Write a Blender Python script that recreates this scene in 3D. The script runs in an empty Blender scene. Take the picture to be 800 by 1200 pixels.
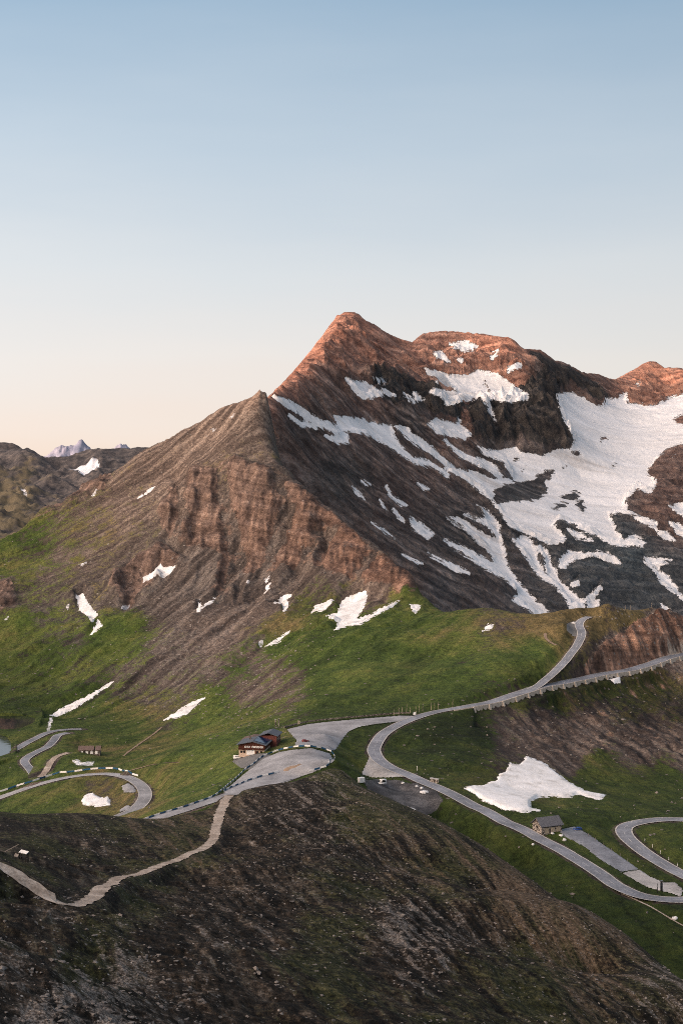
import bpy, bmesh, math, random
import numpy as np
from mathutils import Vector, Matrix
from mathutils.geometry import delaunay_2d_cdt

random.seed(7)
SC = bpy.context.scene
COL = SC.collection
FPX = 1667.0
PITCH = math.radians(1.5805)
CP, SP = math.cos(PITCH), math.sin(PITCH)

# ------------------------------------------------------------------ projection helpers
def ray(px, py):
    """direction with y == 1 for a point of the photograph (800 x 1200)"""
    cx = (np.asarray(px, float) - 400) / FPX
    cv = (600 - np.asarray(py, float)) / FPX
    y = CP + SP * cv
    z = -SP + CP * cv
    return cx / y, z / y

def P(px, py, d):
    rx, rz = ray(px, py)
    return float(rx * d), float(d), float(rz * d)

def project(x, y, z):
    f = CP * y - SP * z
    v = SP * y + CP * z
    return 400 + FPX * x / f, 600 - FPX * v / f

# ------------------------------------------------------------------ noise
def _perm(seed):
    r = np.random.RandomState(seed)
    p = r.permutation(256)
    return np.concatenate([p, p])

def pnoise(x, y, seed=0):
    p = _perm(seed)
    xi = np.floor(x).astype(np.int64); yi = np.floor(y).astype(np.int64)
    xf = x - xi; yf = y - yi
    xi &= 255; yi &= 255
    u = xf * xf * xf * (xf * (xf * 6 - 15) + 10)
    v = yf * yf * yf * (yf * (yf * 6 - 15) + 10)
    def g(h, a, b):
        ang = h * (2 * np.pi / 256)
        return np.cos(ang) * a + np.sin(ang) * b
    aa = p[p[xi] + yi]; ab = p[p[xi] + ((yi + 1) & 255)]
    ba = p[p[(xi + 1) & 255] + yi]; bb = p[p[(xi + 1) & 255] + ((yi + 1) & 255)]
    n0 = g(aa, xf, yf) * (1 - u) + g(ba, xf - 1, yf) * u
    n1 = g(ab, xf, yf - 1) * (1 - u) + g(bb, xf - 1, yf - 1) * u
    return (n0 * (1 - v) + n1 * v) * 1.5

def fbm(x, y, octv=5, seed=0, gain=0.5):
    s = np.zeros_like(x); a = 1.0
    for i in range(octv):
        s += a * pnoise(x, y, seed + i); a *= gain; x = x * 2.03 + 7.1; y = y * 2.03 - 3.3
    return s

def ridged(x, y, octv=5, seed=0, gain=0.5):
    s = np.zeros_like(x); a = 1.0
    for i in range(octv):
        s += a * (1 - 2 * np.abs(pnoise(x, y, seed + i))); a *= gain; x = x * 2.07 + 1.7; y = y * 2.07 + 9.2
    return s * 0.5

def sstep(a, b, x):
    t = np.clip((x - a) / (b - a), 0, 1)
    return t * t * (3 - 2 * t)

# ------------------------------------------------------------------ radial interpolation
def rbf_fit(X, v, smooth=0.0):
    n = len(X)
    D = np.sqrt(((X[:, None] - X[None]) ** 2).sum(-1) + 1e-9)
    A = np.zeros((n + 3, n + 3))
    A[:n, :n] = -D + np.eye(n) * smooth * -1
    A[:n, n] = 1; A[:n, n + 1:] = X; A[n, :n] = 1; A[n + 1:, :n] = X.T
    b = np.zeros(n + 3); b[:n] = v
    return X, np.linalg.lstsq(A, b, rcond=None)[0]

def rbf_eval(fit, Q, soft=1e-9):
    X, c = fit; n = len(X)
    out = np.empty(len(Q))
    for i in range(0, len(Q), 40000):
        q = Q[i:i + 40000]
        D = np.sqrt((q[:, :1] - X[None, :, 0]) ** 2 + (q[:, 1:2] - X[None, :, 1]) ** 2 + soft)
        out[i:i + 40000] = -D @ c[:n] + c[n] + q @ c[n + 1:]
    return out

def paint(ctrl, px, py):
    """inverse-distance painting of a value over the ground"""
    c = np.array(ctrl, float)
    out = np.empty(px.size); a = px.ravel(); b = py.ravel()
    for i in range(0, a.size, 40000):
        d2 = (a[i:i + 40000, None] - c[None, :, 0]) ** 2 + (b[i:i + 40000, None] - c[None, :, 1]) ** 2
        w = 1 / (d2 + 60) ** 1.6
        out[i:i + 40000] = (w @ c[:, 2]) / w.sum(1)
    return out.reshape(px.shape)

def sdf_polys(polys, px, py, reach=8.0):
    """signed distance (negative inside) to the union of polygons, clipped at +-reach"""
    out = np.full(px.shape, reach)
    for poly in polys:
        p = np.array(poly, float)
        m = (px > p[:, 0].min() - reach) & (px < p[:, 0].max() + reach) & (py > p[:, 1].min() - reach) & (py < p[:, 1].max() + reach)
        if not m.any(): continue
        a = px[m]; b = py[m]
        best = np.full(a.shape, 1e9); ins = np.zeros(a.shape, bool)
        q = np.roll(p, -1, 0)
        for (x0, y0), (x1, y1) in zip(p, q):
            dx, dy = x1 - x0, y1 - y0
            t = np.clip(((a - x0) * dx + (b - y0) * dy) / (dx * dx + dy * dy + 1e-9), 0, 1)
            best = np.minimum(best, (a - x0 - t * dx) ** 2 + (b - y0 - t * dy) ** 2)
            c = ((y0 > b) != (y1 > b))
            xin = (x1 - x0) * (b - y0) / (y1 - y0 + 1e-12) + x0
            ins ^= c & (a < xin)
        s = np.sqrt(best) * np.where(ins, -1, 1)
        out[m] = np.minimum(out[m], np.clip(s, -reach, reach))
    return out

def dense(lst, step=3.0):
    out = []
    for a, b in zip(lst[:-1], lst[1:]):
        n = max(1, int(math.hypot(b[0] - a[0], b[1] - a[1]) / step))
        for k in range(n):
            t = k / n; out.append(tuple(a[i] + t * (b[i] - a[i]) for i in range(3)))
    return out + [lst[-1]]

# ------------------------------------------------------------------ height-field layers
WS = 0.06
class Layer:
    def __init__(s, ctrl_xyz, u0, u1, nu, d0, d1, nd, smooth=0.0, soft=1e-9):
        c = np.array(ctrl_xyz, float)
        X = np.stack([c[:, 0] / c[:, 1] * FPX / 100, np.log(c[:, 1]) / WS], 1)
        s.fit = rbf_fit(X, c[:, 2], smooth)
        s.u = np.linspace(u0 - 400, u1 - 400, nu); s.w = np.linspace(math.log(d0), math.log(d1), nd)
        U, Wg = np.meshgrid(s.u, s.w)
        s.Y = np.exp(Wg); s.X = U / FPX * s.Y
        s.Z = rbf_eval(s.fit, np.stack([U.ravel() / 100, Wg.ravel() / WS], 1), soft).reshape(U.shape)
        s.PX, s.PY = project(s.X, s.Y, s.Z)
        s.attrs = {}
    def z(s, x, y):
        x = np.asarray(x, float); y = np.asarray(y, float)
        fu = np.clip((x / y * FPX - s.u[0]) / (s.u[1] - s.u[0]), 0, len(s.u) - 1.001)
        fw = np.clip((np.log(y) - s.w[0]) / (s.w[1] - s.w[0]), 0, len(s.w) - 1.001)
        i = fu.astype(int); j = fw.astype(int); a = fu - i; b = fw - j
        Z = s.Z
        return (Z[j, i] * (1 - a) + Z[j, i + 1] * a) * (1 - b) + (Z[j + 1, i] * (1 - a) + Z[j + 1, i + 1] * a) * b
    def hit(s, px, py, dmin=None):
        rx, rz = ray(px, py)
        rx = np.atleast_1d(rx); rz = np.atleast_1d(rz)
        w = np.linspace(s.w[0] if dmin is None else math.log(dmin), s.w[-1], 2200)
        ds = np.exp(w)
        out = np.empty((len(rx), 3))
        for k in range(len(rx)):
            diff = s.z(rx[k] * ds, ds) - rz[k] * ds
            idx = np.nonzero((diff[1:] >= 0) & (diff[:-1] < 0))[0]
            if len(idx):
                i = idx[0]; t = -diff[i] / (diff[i + 1] - diff[i]); d = ds[i] + t * (ds[i + 1] - ds[i])
            else:
                d = ds[np.argmin(np.abs(diff))]
            out[k] = (rx[k] * d, d, rz[k] * d)
        return out
    def build(s, name, m, mask=None):
        nd, nu = s.Z.shape
        co = np.stack([s.X, s.Y, s.Z], -1).reshape(-1, 3)
        idx = np.arange(nd * nu).reshape(nd, nu)
        q = np.stack([idx[:-1, :-1], idx[:-1, 1:], idx[1:, 1:], idx[1:, :-1]], -1).reshape(-1, 4)
        at = {k: v.ravel() for k, v in s.attrs.items()}
        if mask is not None:
            q = q[mask[:-1, :-1].ravel()]
            used = np.zeros(nd * nu, bool); used[q.ravel()] = True
            remap = np.cumsum(used) - 1
            q = remap[q]; co = co[used]; at = {k: v[used] for k, v in at.items()}
        me = bpy.data.meshes.new(name)
        me.vertices.add(len(co)); me.vertices.foreach_set('co', co.astype(np.float32).ravel())
        me.loops.add(q.size); me.loops.foreach_set('vertex_index', q.astype(np.int32).ravel())
        me.polygons.add(len(q)); me.polygons.foreach_set('loop_start', np.arange(0, q.size, 4, dtype=np.int32))
        me.polygons.foreach_set('use_smooth', np.ones(len(q), bool))
        for k, v in at.items():
            a = me.attributes.new(k, 'FLOAT', 'POINT'); a.data.foreach_set('value', v.astype(np.float32))
        me.update(calc_edges=True); me.validate()
        me.materials.append(m)
        o = bpy.data.objects.new(name, me); COL.objects.link(o)
        o['kind'] = 'structure'
        return o

# ------------------------------------------------------------------ material helpers
class NT:
    def __init__(s, name):
        s.m = bpy.data.materials.new(name); s.m.use_nodes = True
        s.t = s.m.node_tree; s.t.nodes.clear()
        s.out = s.n('ShaderNodeOutputMaterial'); s.b = s.n('ShaderNodeBsdfPrincipled')
        s.b.inputs['Roughness'].default_value = 0.9
        s.b.inputs['Specular IOR Level'].default_value = 0.15
        s.l(s.b.outputs[0], s.out.inputs[0])
        s.pos = s.n('ShaderNodeNewGeometry').outputs['Position']
    def n(s, k): return s.t.nodes.new(k)
    def l(s, a, b): s.t.links.new(a, b)
    def put(s, sock, v):
        if hasattr(v, 'is_linked'): s.l(v, sock)
        elif isinstance(v, (tuple, list)) and len(v) == 3 and sock.type == 'RGBA': sock.default_value = (*v, 1)
        else: sock.default_value = v
    def attr(s, name):
        n = s.n('ShaderNodeAttribute'); n.attribute_name = name; return n.outputs['Fac']
    def mapping(s, scale=(1, 1, 1), rot=0, tilt=0):
        n = s.n('ShaderNodeVectorRotate'); n.rotation_type = 'Z_AXIS'; n.inputs['Angle'].default_value = rot
        s.l(s.pos, n.inputs['Vector'])
        m = s.n('ShaderNodeVectorMath'); m.operation = 'MULTIPLY'; m.inputs[1].default_value = scale
        s.l(n.outputs[0], m.inputs[0]); return m.outputs[0]
    def noise(s, size, detail=5, rough=0.55, vec=None, dist=0.0, kind='FBM'):
        n = s.n('ShaderNodeTexNoise'); n.noise_type = kind; n.inputs['Detail'].default_value = detail; n.inputs['Roughness'].default_value = rough
        n.inputs['Scale'].default_value = 1.0 / size; n.inputs['Distortion'].default_value = dist
        s.l(vec if vec is not None else s.pos, n.inputs['Vector']); return n.outputs['Fac']
    def voro(s, size, vec=None):
        n = s.n('ShaderNodeTexVoronoi'); n.inputs['Scale'].default_value = 1.0 / size
        s.l(vec if vec is not None else s.pos, n.inputs['Vector']); return n.outputs['Distance'], n.outputs['Color']
    def math(s, op, a, b=0.0, c=0.0, clamp=False):
        n = s.n('ShaderNodeMath'); n.operation = op; n.use_clamp = clamp
        s.put(n.inputs[0], a); s.put(n.inputs[1], b); s.put(n.inputs[2], c); return n.outputs[0]
    def step(s, x, a, b):
        n = s.n('ShaderNodeMapRange'); n.interpolation_type = 'SMOOTHSTEP'
        s.put(n.inputs[0], x); n.inputs[1].default_value = a; n.inputs[2].default_value = b
        return n.outputs[0]
    def mix(s, f, a, b):
        n = s.n('ShaderNodeMix'); n.data_type = 'RGBA'
        s.put(n.inputs[0], f); s.put(n.inputs[6], a); s.put(n.inputs[7], b); return n.outputs[2]
    def mul(s, a, b):
        n = s.n('ShaderNodeMix'); n.data_type = 'RGBA'; n.blend_type = 'MULTIPLY'; n.inputs[0].default_value = 1
        s.put(n.inputs[6], a); s.put(n.inputs[7], b); return n.outputs[2]
    def ramp(s, f, stops):
        n = s.n('ShaderNodeValToRGB'); e = n.color_ramp.elements
        while len(e) < len(stops): e.new(0.5)
        for k, (p, c) in zip(e, stops): k.position = p; k.color = (*c, 1)
        s.l(f, n.inputs[0]); return n.outputs[0]
    def sep(s, v):
        n = s.n('ShaderNodeSeparateXYZ'); s.l(v, n.inputs[0]); return n.outputs
    def bump(s, h, strength=0.5, dist=1.0, prev=None):
        n = s.n('ShaderNodeBump'); n.inputs['Strength'].default_value = strength; n.inputs['Distance'].default_value = dist
        s.l(h, n.inputs['Height'])
        if prev is not None: s.l(prev, n.inputs['Normal'])
        return n.outputs[0]
    def done(s, col, normal=None, rough=None):
        s.put(s.b.inputs['Base Color'], col)
        if normal is not None: s.l(normal, s.b.inputs['Normal'])
        if rough is not None: s.put(s.b.inputs['Roughness'], rough)
        return s.m

def simple(name, col, var=0.25, size=0.6, rough=0.8, spec=0.2, metal=0.0):
    t = NT(name); n = t.noise(size, 4)
    lo = tuple(c * (1 - var) for c in col); hi = tuple(min(1, c * (1 + var)) for c in col)
    t.b.inputs['Specular IOR Level'].default_value = spec; t.b.inputs['Metallic'].default_value = metal
    return t.done(t.ramp(n, [(0.3, lo), (0.7, hi)]), t.bump(n, 0.2, 0.05), rough)

#MATS
def mat_alp():
    t = NT('alpine_slope')
    big = t.noise(95, 5, 0.6); mid = t.noise(16, 6, 0.62); fine = t.noise(3.2, 5, 0.65)
    sv = t.mapping((1 / 160.0, 1 / 9.0, 1 / 60.0), math.radians(-62))
    st = t.noise(1.0, 6, 0.6, sv)
    sv2 = t.mapping((1 / 110.0, 1 / 7.0, 1 / 60.0), math.radians(78))
    st2 = t.noise(1.0, 6, 0.6, sv2)
    rgt = t.attr('right'); lft = t.attr('left')
    sv3 = t.mapping((1 / 150.0, 1 / 7.0, 1 / 60.0), math.radians(-26))
    st3 = t.noise(1.0, 6, 0.6, sv3)
    st = t.math('ADD', t.math('MULTIPLY', st, t.math('SUBTRACT', 1.0, lft)), t.math('MULTIPLY', st3, lft))
    st = t.math('ADD', t.math('MULTIPLY', st, t.math('SUBTRACT', 1.0, rgt)), t.math('MULTIPLY', st2, rgt))
    g = t.attr('grass'); cl = t.attr('cliff'); sto = t.attr('stone'); red = t.attr('red'); dk = t.attr('dark'); sn = t.attr('snow'); dry = t.attr('dry'); pale = t.attr('pale')
    x = t.math('ADD', g, t.math('MULTIPLY', t.math('SUBTRACT', mid, 0.5), 0.85))
    x = t.math('ADD', x, t.math('MULTIPLY', t.math('SUBTRACT', st, 0.5), 0.7))
    x = t.math('ADD', x, t.math('MULTIPLY', t.math('SUBTRACT', fine, 0.5), 0.7))
    gm = t.step(x, 0.36, 0.64)
    gc = t.ramp(t.math('ADD', t.math('MULTIPLY', big, 0.6), t.math('MULTIPLY', mid, 0.4)),
                [(0.33, (0.026, 0.038, 0.010)), (0.46, (0.056, 0.086, 0.019)), (0.56, (0.098, 0.122, 0.029)), (0.68, (0.15, 0.13, 0.048))])
    dm = t.step(t.math('ADD', dry, t.math('MULTIPLY', t.math('SUBTRACT', t.math('ADD', t.math('MULTIPLY', st, 0.5), t.math('MULTIPLY', big, 0.5)), 0.5), 2.2)), 0.25, 0.85)
    gc = t.mix(dm, gc, t.ramp(mid, [(0.35, (0.085, 0.068, 0.030)), (0.65, (0.175, 0.132, 0.062))]))
    gc = t.mul(gc, t.ramp(t.math('ADD', t.math('MULTIPLY', fine, 0.6), t.math('MULTIPLY', st, 0.4)), [(0.36, (0.42, 0.44, 0.45)), (0.5, (1.0, 1.0, 1.0)), (0.64, (1.5, 1.45, 1.4))]))
    sc = t.ramp(t.math('ADD', t.math('MULTIPLY', st, 0.6), t.math('MULTIPLY', fine, 0.4)),
                [(0.36, (0.030, 0.025, 0.023)), (0.49, (0.078, 0.064, 0.057)), (0.62, (0.205, 0.175, 0.153))])
    sc = t.mul(sc, t.mix(pale, (1.0, 1.0, 1.0), (2.0, 1.78, 1.62)))
    z = t.sep(t.pos)[2]
    zz = t.math('ADD', t.math('ADD', z, t.math('MULTIPLY', t.sep(t.pos)[0], 0.16)), t.math('MULTIPLY', big, 16))
    wv = t.n('ShaderNodeCombineXYZ'); t.l(zz, wv.inputs[2])
    strat = t.noise(7, 3, 0.75, wv.outputs[0])
    svc = t.mapping((1 / 7.0, 1 / 46.0, 1 / 30.0), 0)
    rdg = t.noise(1.0, 5, 0.6, svc, 0.0, 'RIDGED_MULTIFRACTAL')
    rk = t.ramp(t.math('ADD', t.math('MULTIPLY', strat, 0.42), t.math('ADD', t.math('MULTIPLY', fine, 0.35), t.math('MULTIPLY', st, 0.23))),
                [(0.38, (0.060, 0.043, 0.036)), (0.47, (0.15, 0.105, 0.084)), (0.55, (0.245, 0.175, 0.142)), (0.64, (0.44, 0.345, 0.29))])
    rk = t.mul(rk, t.ramp(mid, [(0.33, (0.45, 0.45, 0.47)), (0.5, (0.95, 0.95, 0.95)), (0.66, (1.25, 1.25, 1.22))]))
    rk = t.mul(rk, t.ramp(rdg, [(0.0, (0.74, 0.74, 0.76)), (0.10, (0.96, 0.96, 0.96)), (0.32, (1.25, 1.22, 1.2))]))
    rk = t.mix(red, rk, t.mul(rk, (1.08, 0.90, 0.81)))
    rk = t.mul(rk, t.mix(t.math('MULTIPLY', rgt, t.step(st2, 0.44, 0.56)), (1.0, 1.0, 1.0), (1.6, 1.5, 1.4)))
    wh = t.step(t.math('ADD', t.math('MULTIPLY', pale, rgt), t.math('MULTIPLY', t.math('SUBTRACT', st2, 0.5), 1.6)), 0.55, 0.8)
    rk = t.mix(wh, rk, t.ramp(fine, [(0.3, (0.22, 0.18, 0.145)), (0.7, (0.46, 0.40, 0.34))]))
    base = t.mix(gm, sc, gc)
    cm = t.step(t.math('ADD', cl, t.math('ADD', t.math('MULTIPLY', t.math('SUBTRACT', mid, 0.5), 1.3), t.math('MULTIPLY', t.math('SUBTRACT', st, 0.5), 1.3))), 0.4, 0.65)
    base = t.mix(cm, base, rk)
    vd, vc = t.voro(3.4)
    pick = t.sep(vc)[0]
    lim = t.math('SUBTRACT', 1.0, t.math('MULTIPLY', t.math('MULTIPLY', sto, sto), 0.8))
    rock = t.math('MULTIPLY', t.step(vd, 0.34, 0.22), t.step(pick, 0.0, 0.01))
    rock = t.math('MULTIPLY', rock, t.math('GREATER_THAN', pick, lim))
    base = t.mix(rock, base, t.ramp(fine, [(0.3, (0.15, 0.13, 0.115)), (0.7, (0.34, 0.30, 0.27))]))
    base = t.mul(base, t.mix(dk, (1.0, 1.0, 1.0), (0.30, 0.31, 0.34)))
    s = t.math('ADD', sn, t.math('MULTIPLY', t.math('SUBTRACT', fine, 0.5), 2.6))
    base = t.mix(t.step(s, 0.5, -0.5), base, (0.78, 0.78, 0.80))
    h = t.math('ADD', t.math('MULTIPLY', mid, 1.6), t.math('ADD', fine, t.math('MULTIPLY', t.math('MULTIPLY', rdg, cm), 2.0)))
    return t.done(base, t.bump(h, 0.85, 1.9), 0.95)

def mat_peak():
    t = NT('snowy_rock')
    big = t.noise(170, 6, 0.6); mid = t.noise(34, 7, 0.65); fine = t.noise(8, 5, 0.65)
    sv = t.mapping((1 / 260.0, 1 / 26.0, 1 / 60.0), math.radians(-14))
    st = t.noise(1.0, 6, 0.62, sv)
    sn = t.attr('snow'); red = t.attr('red'); sl = t.attr('slate'); cl = t.attr('cliff')
    rdg = t.noise(30, 6, 0.6, None, 0.0, 'RIDGED_MULTIFRACTAL')
    rds = t.noise(0.8, 6, 0.6, sv, 0.0, 'RIDGED_MULTIFRACTAL')
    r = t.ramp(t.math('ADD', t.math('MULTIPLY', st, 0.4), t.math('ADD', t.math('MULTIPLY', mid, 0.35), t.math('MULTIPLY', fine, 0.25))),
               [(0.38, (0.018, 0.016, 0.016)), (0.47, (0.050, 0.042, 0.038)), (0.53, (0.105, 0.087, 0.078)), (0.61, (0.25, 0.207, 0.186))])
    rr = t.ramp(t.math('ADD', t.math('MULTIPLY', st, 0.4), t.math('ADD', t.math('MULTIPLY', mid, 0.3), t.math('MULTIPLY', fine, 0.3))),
                [(0.37, (0.12, 0.056, 0.042)), (0.47, (0.30, 0.152, 0.11)), (0.60, (0.50, 0.29, 0.215))])  # reddish rock, brightened so the colour carries part of the sunrise light
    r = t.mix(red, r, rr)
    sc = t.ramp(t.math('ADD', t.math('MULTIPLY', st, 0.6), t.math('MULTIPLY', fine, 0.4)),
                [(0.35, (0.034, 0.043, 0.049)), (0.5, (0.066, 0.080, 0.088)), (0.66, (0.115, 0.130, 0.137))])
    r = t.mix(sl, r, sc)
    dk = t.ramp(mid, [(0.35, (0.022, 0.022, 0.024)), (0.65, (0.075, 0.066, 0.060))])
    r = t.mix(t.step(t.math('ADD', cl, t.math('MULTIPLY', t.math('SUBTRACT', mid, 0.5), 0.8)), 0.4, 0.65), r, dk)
    s = t.math('ADD', sn, t.math('MULTIPLY', t.math('SUBTRACT', mid, 0.5), 4.2))
    s = t.math('ADD', s, t.math('MULTIPLY', t.math('SUBTRACT', fine, 0.5), 6.0))
    s = t.math('ADD', s, t.math('MULTIPLY', t.math('SUBTRACT', st, 0.5), 11.0))
    s = t.math('SUBTRACT', s, 0.75)
    snow = t.ramp(t.math('ADD', t.math('MULTIPLY', st, 0.7), t.math('MULTIPLY', big, 0.3)), [(0.3, (0.46, 0.435, 0.42)), (0.44, (0.70, 0.695, 0.70)), (0.6, (0.81, 0.81, 0.825))])
    r = t.mul(r, t.ramp(t.math('ADD', t.math('MULTIPLY', rdg, 0.2), t.math('MULTIPLY', rds, 0.8)), [(0.0, (0.66, 0.66, 0.68)), (0.10, (1.0, 1.0, 1.0)), (0.30, (1.45, 1.42, 1.40))]))
    sm = t.step(s, 0.5, -0.5)
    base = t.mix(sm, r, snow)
    h = t.math('ADD', t.math('MULTIPLY', mid, 2.0), t.math('ADD', fine, t.math('MULTIPLY', rdg, 2.2)))
    inv = t.math('SUBTRACT', 1.0, t.math('MULTIPLY', sm, 0.85))
    return t.done(base, t.bump(t.math('MULTIPLY', h, inv), 0.9, 6.0), 0.9)

def mat_fore():
    t = NT('heather_slope')
    big = t.noise(34, 5, 0.6); mid = t.noise(6.5, 6, 0.65); fine = t.noise(1.4, 6, 0.72); vf = t.noise(0.45, 3, 0.7)
    sv = t.mapping((1 / 46.0, 1 / 3.6, 1 / 40.0), math.radians(74))
    st = t.noise(1.0, 6, 0.62, sv)
    g = t.attr('grass'); sto = t.attr('stone'); sun = t.attr('tan')  # 'tan' is the mask of tan ground, strongest along the crest
    x = t.math('ADD', t.math('MULTIPLY', st, 0.42), t.math('ADD', t.math('MULTIPLY', fine, 0.38), t.math('MULTIPLY', mid, 0.2)))
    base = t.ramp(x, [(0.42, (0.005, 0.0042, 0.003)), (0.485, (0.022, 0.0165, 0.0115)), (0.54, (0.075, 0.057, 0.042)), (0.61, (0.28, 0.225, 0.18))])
    gc = t.ramp(t.math('ADD', t.math('MULTIPLY', fine, 0.6), t.math('MULTIPLY', mid, 0.4)),
                [(0.37, (0.007, 0.0088, 0.003)), (0.49, (0.034, 0.037, 0.013)), (0.62, (0.125, 0.117, 0.056))])
    y = t.math('ADD', g, t.math('MULTIPLY', t.math('SUBTRACT', big, 0.5), 1.1))
    y = t.math('ADD', y, t.math('MULTIPLY', t.math('SUBTRACT', st, 0.5), 0.9))
    y = t.math('ADD', y, t.math('MULTIPLY', t.math('SUBTRACT', fine, 0.5), 0.7))
    base = t.mix(t.step(y, 0.33, 0.58), base, gc)
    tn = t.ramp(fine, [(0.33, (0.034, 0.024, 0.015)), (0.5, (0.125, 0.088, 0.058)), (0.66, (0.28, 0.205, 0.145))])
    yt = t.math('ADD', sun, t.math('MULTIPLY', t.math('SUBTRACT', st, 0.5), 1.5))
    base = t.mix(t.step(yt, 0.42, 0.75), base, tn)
    ys = t.math('ADD', sto, t.math('MULTIPLY', t.math('SUBTRACT', st, 0.5), 1.3))
    ys = t.math('ADD', ys, t.math('MULTIPLY', t.math('SUBTRACT', mid, 0.5), 0.8))
    ys = t.math('ADD', ys, t.math('MULTIPLY', t.math('SUBTRACT', fine, 0.5), 0.9))
    base = t.mix(t.step(ys, 0.5, 0.72), base, t.ramp(vf, [(0.32, (0.030, 0.025, 0.022)), (0.47, (0.14, 0.118, 0.103)), (0.64, (0.44, 0.39, 0.35))]))
    vd, vc = t.voro(1.3); pick = t.sep(vc)[0]
    rock = t.math('MULTIPLY', t.step(vd, 0.33, 0.2), t.math('GREATER_THAN', pick, 0.88))
    rock = t.math('MULTIPLY', rock, t.step(t.math('ADD', sto, big), 0.5, 0.8))
    base = t.mix(rock, base, t.ramp(vf, [(0.3, (0.10, 0.092, 0.085)), (0.7, (0.30, 0.275, 0.255))]))
    vd2, vc2 = t.voro(0.62); pk2 = t.sep(vc2)
    gate = t.math('ADD', t.math('MULTIPLY', sto, 0.30), t.math('MULTIPLY', t.math('SUBTRACT', st, 0.5), 1.0))
    spk = t.math('MULTIPLY', t.step(vd2, 0.42, 0.25), t.math('LESS_THAN', pk2[0], t.math('ADD', gate, -0.02)))
    base = t.mix(spk, base, t.ramp(pk2[1], [(0.0, (0.09, 0.08, 0.072)), (0.7, (0.26, 0.235, 0.215)), (1.0, (0.55, 0.52, 0.49))]))
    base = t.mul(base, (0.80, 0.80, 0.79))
    vd3, vc3 = t.voro(1.5); pk3 = t.sep(vc3)
    blk = t.math('MULTIPLY', t.step(vd3, 0.5, 0.3), t.math('GREATER_THAN', pk3[0], 0.72))
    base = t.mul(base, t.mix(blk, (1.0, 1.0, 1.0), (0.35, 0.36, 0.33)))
    h = t.math('ADD', t.math('MULTIPLY', mid, 2.2), t.math('ADD', fine, t.math('MULTIPLY', vf, 0.35)))
    return t.done(base, t.bump(h, 0.9, 0.9), 0.95)

def mat_far():
    t = NT('far_rock')
    mid = t.noise(60, 7, 0.65); fine = t.noise(16, 4, 0.6)
    sn = t.attr('snow'); g = t.attr('grass')
    r = t.ramp(t.math('ADD', t.math('MULTIPLY', mid, 0.6), t.math('MULTIPLY', fine, 0.4)),
               [(0.37, (0.036, 0.035, 0.039)), (0.5, (0.085, 0.076, 0.075)), (0.64, (0.19, 0.16, 0.145))])
    gc = t.ramp(mid, [(0.35, (0.075, 0.066, 0.042)), (0.65, (0.16, 0.13, 0.085))])
    r = t.mix(t.step(t.math('ADD', g, t.math('MULTIPLY', t.math('SUBTRACT', mid, 0.5), 1.4)), 0.4, 0.7), r, gc)
    s = t.math('ADD', sn, t.math('MULTIPLY', t.math('SUBTRACT', fine, 0.5), 2.5))
    r = t.mix(t.step(s, 0.5, -0.5), r, (0.74, 0.74, 0.77))
    return t.done(r, t.bump(mid, 0.7, 8.0), 0.95)

def mat_blue():
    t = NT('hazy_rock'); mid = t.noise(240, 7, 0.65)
    return t.done(t.ramp(mid, [(0.35, (0.17, 0.19, 0.27)), (0.65, (0.29, 0.30, 0.38))]), t.bump(mid, 0.6, 30), 1.0)  # aerial haze put into the rock colour as blue-grey

def mat_snow():
    t = NT('old_snow'); a = t.noise(9, 5, 0.6); b = t.noise(1.6, 4, 0.6)
    c = t.ramp(a, [(0.30, (0.44, 0.42, 0.40)), (0.44, (0.70, 0.695, 0.69)), (0.62, (0.83, 0.83, 0.84))])
    return t.done(c, t.bump(t.math('ADD', t.math('MULTIPLY', a, 2), b), 0.35, 0.6), 0.7)

def mat_asphalt(name='asphalt', k=1.0, tint=(1, 1, 1)):
    t = NT(name); a = t.noise(14, 5, 0.6); b = t.noise(1.2, 4, 0.65)
    lo = [0.125 * k * c for c in tint]; md = [0.21 * k * c for c in tint]; hi = [0.30 * k * c for c in tint]
    return t.done(t.ramp(t.math('ADD', t.math('MULTIPLY', a, 0.6), t.math('MULTIPLY', b, 0.4)), [(0.36, lo), (0.5, md), (0.64, hi)]), t.bump(b, 0.3, 0.1), 0.85)

def mat_gravel(name, lo, md, hi, s1=5.0):
    t = NT(name); a = t.noise(s1, 6, 0.65); b = t.noise(0.7, 4, 0.7)
    return t.done(t.ramp(t.math('ADD', t.math('MULTIPLY', a, 0.55), t.math('MULTIPLY', b, 0.45)), [(0.34, lo), (0.5, md), (0.66, hi)]), t.bump(b, 0.6, 0.3), 0.95)

def mat_stones(name='stone_wall', lo=(0.10, 0.085, 0.075), hi=(0.34, 0.29, 0.25), size=0.8):
    t = NT(name); d, c = t.voro(size); n = t.noise(0.5, 4)
    r = t.ramp(t.sep(c)[0], [(0.0, lo), (1.0, hi)])
    r = t.mix(t.step(d, 0.42, 0.6), r, (0.06, 0.05, 0.045))
    return t.done(r, t.bump(t.math('SUBTRACT', 1.0, d), 0.6, 0.12), 0.95)

def mat_planks(name, a, b, size=0.25, axis=2):
    t = NT(name)
    co = t.sep(t.pos)[axis]
    fr = t.math('FRACT', t.math('DIVIDE', co, size))
    n = t.noise(0.5, 5)
    r = t.ramp(n, [(0.3, a), (0.7, b)])
    r = t.mix(t.step(fr, 0.1, 0.0), r, tuple(v * 0.3 for v in a))
    return t.done(r, t.bump(fr, 0.3, 0.03), 0.8)

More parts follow.
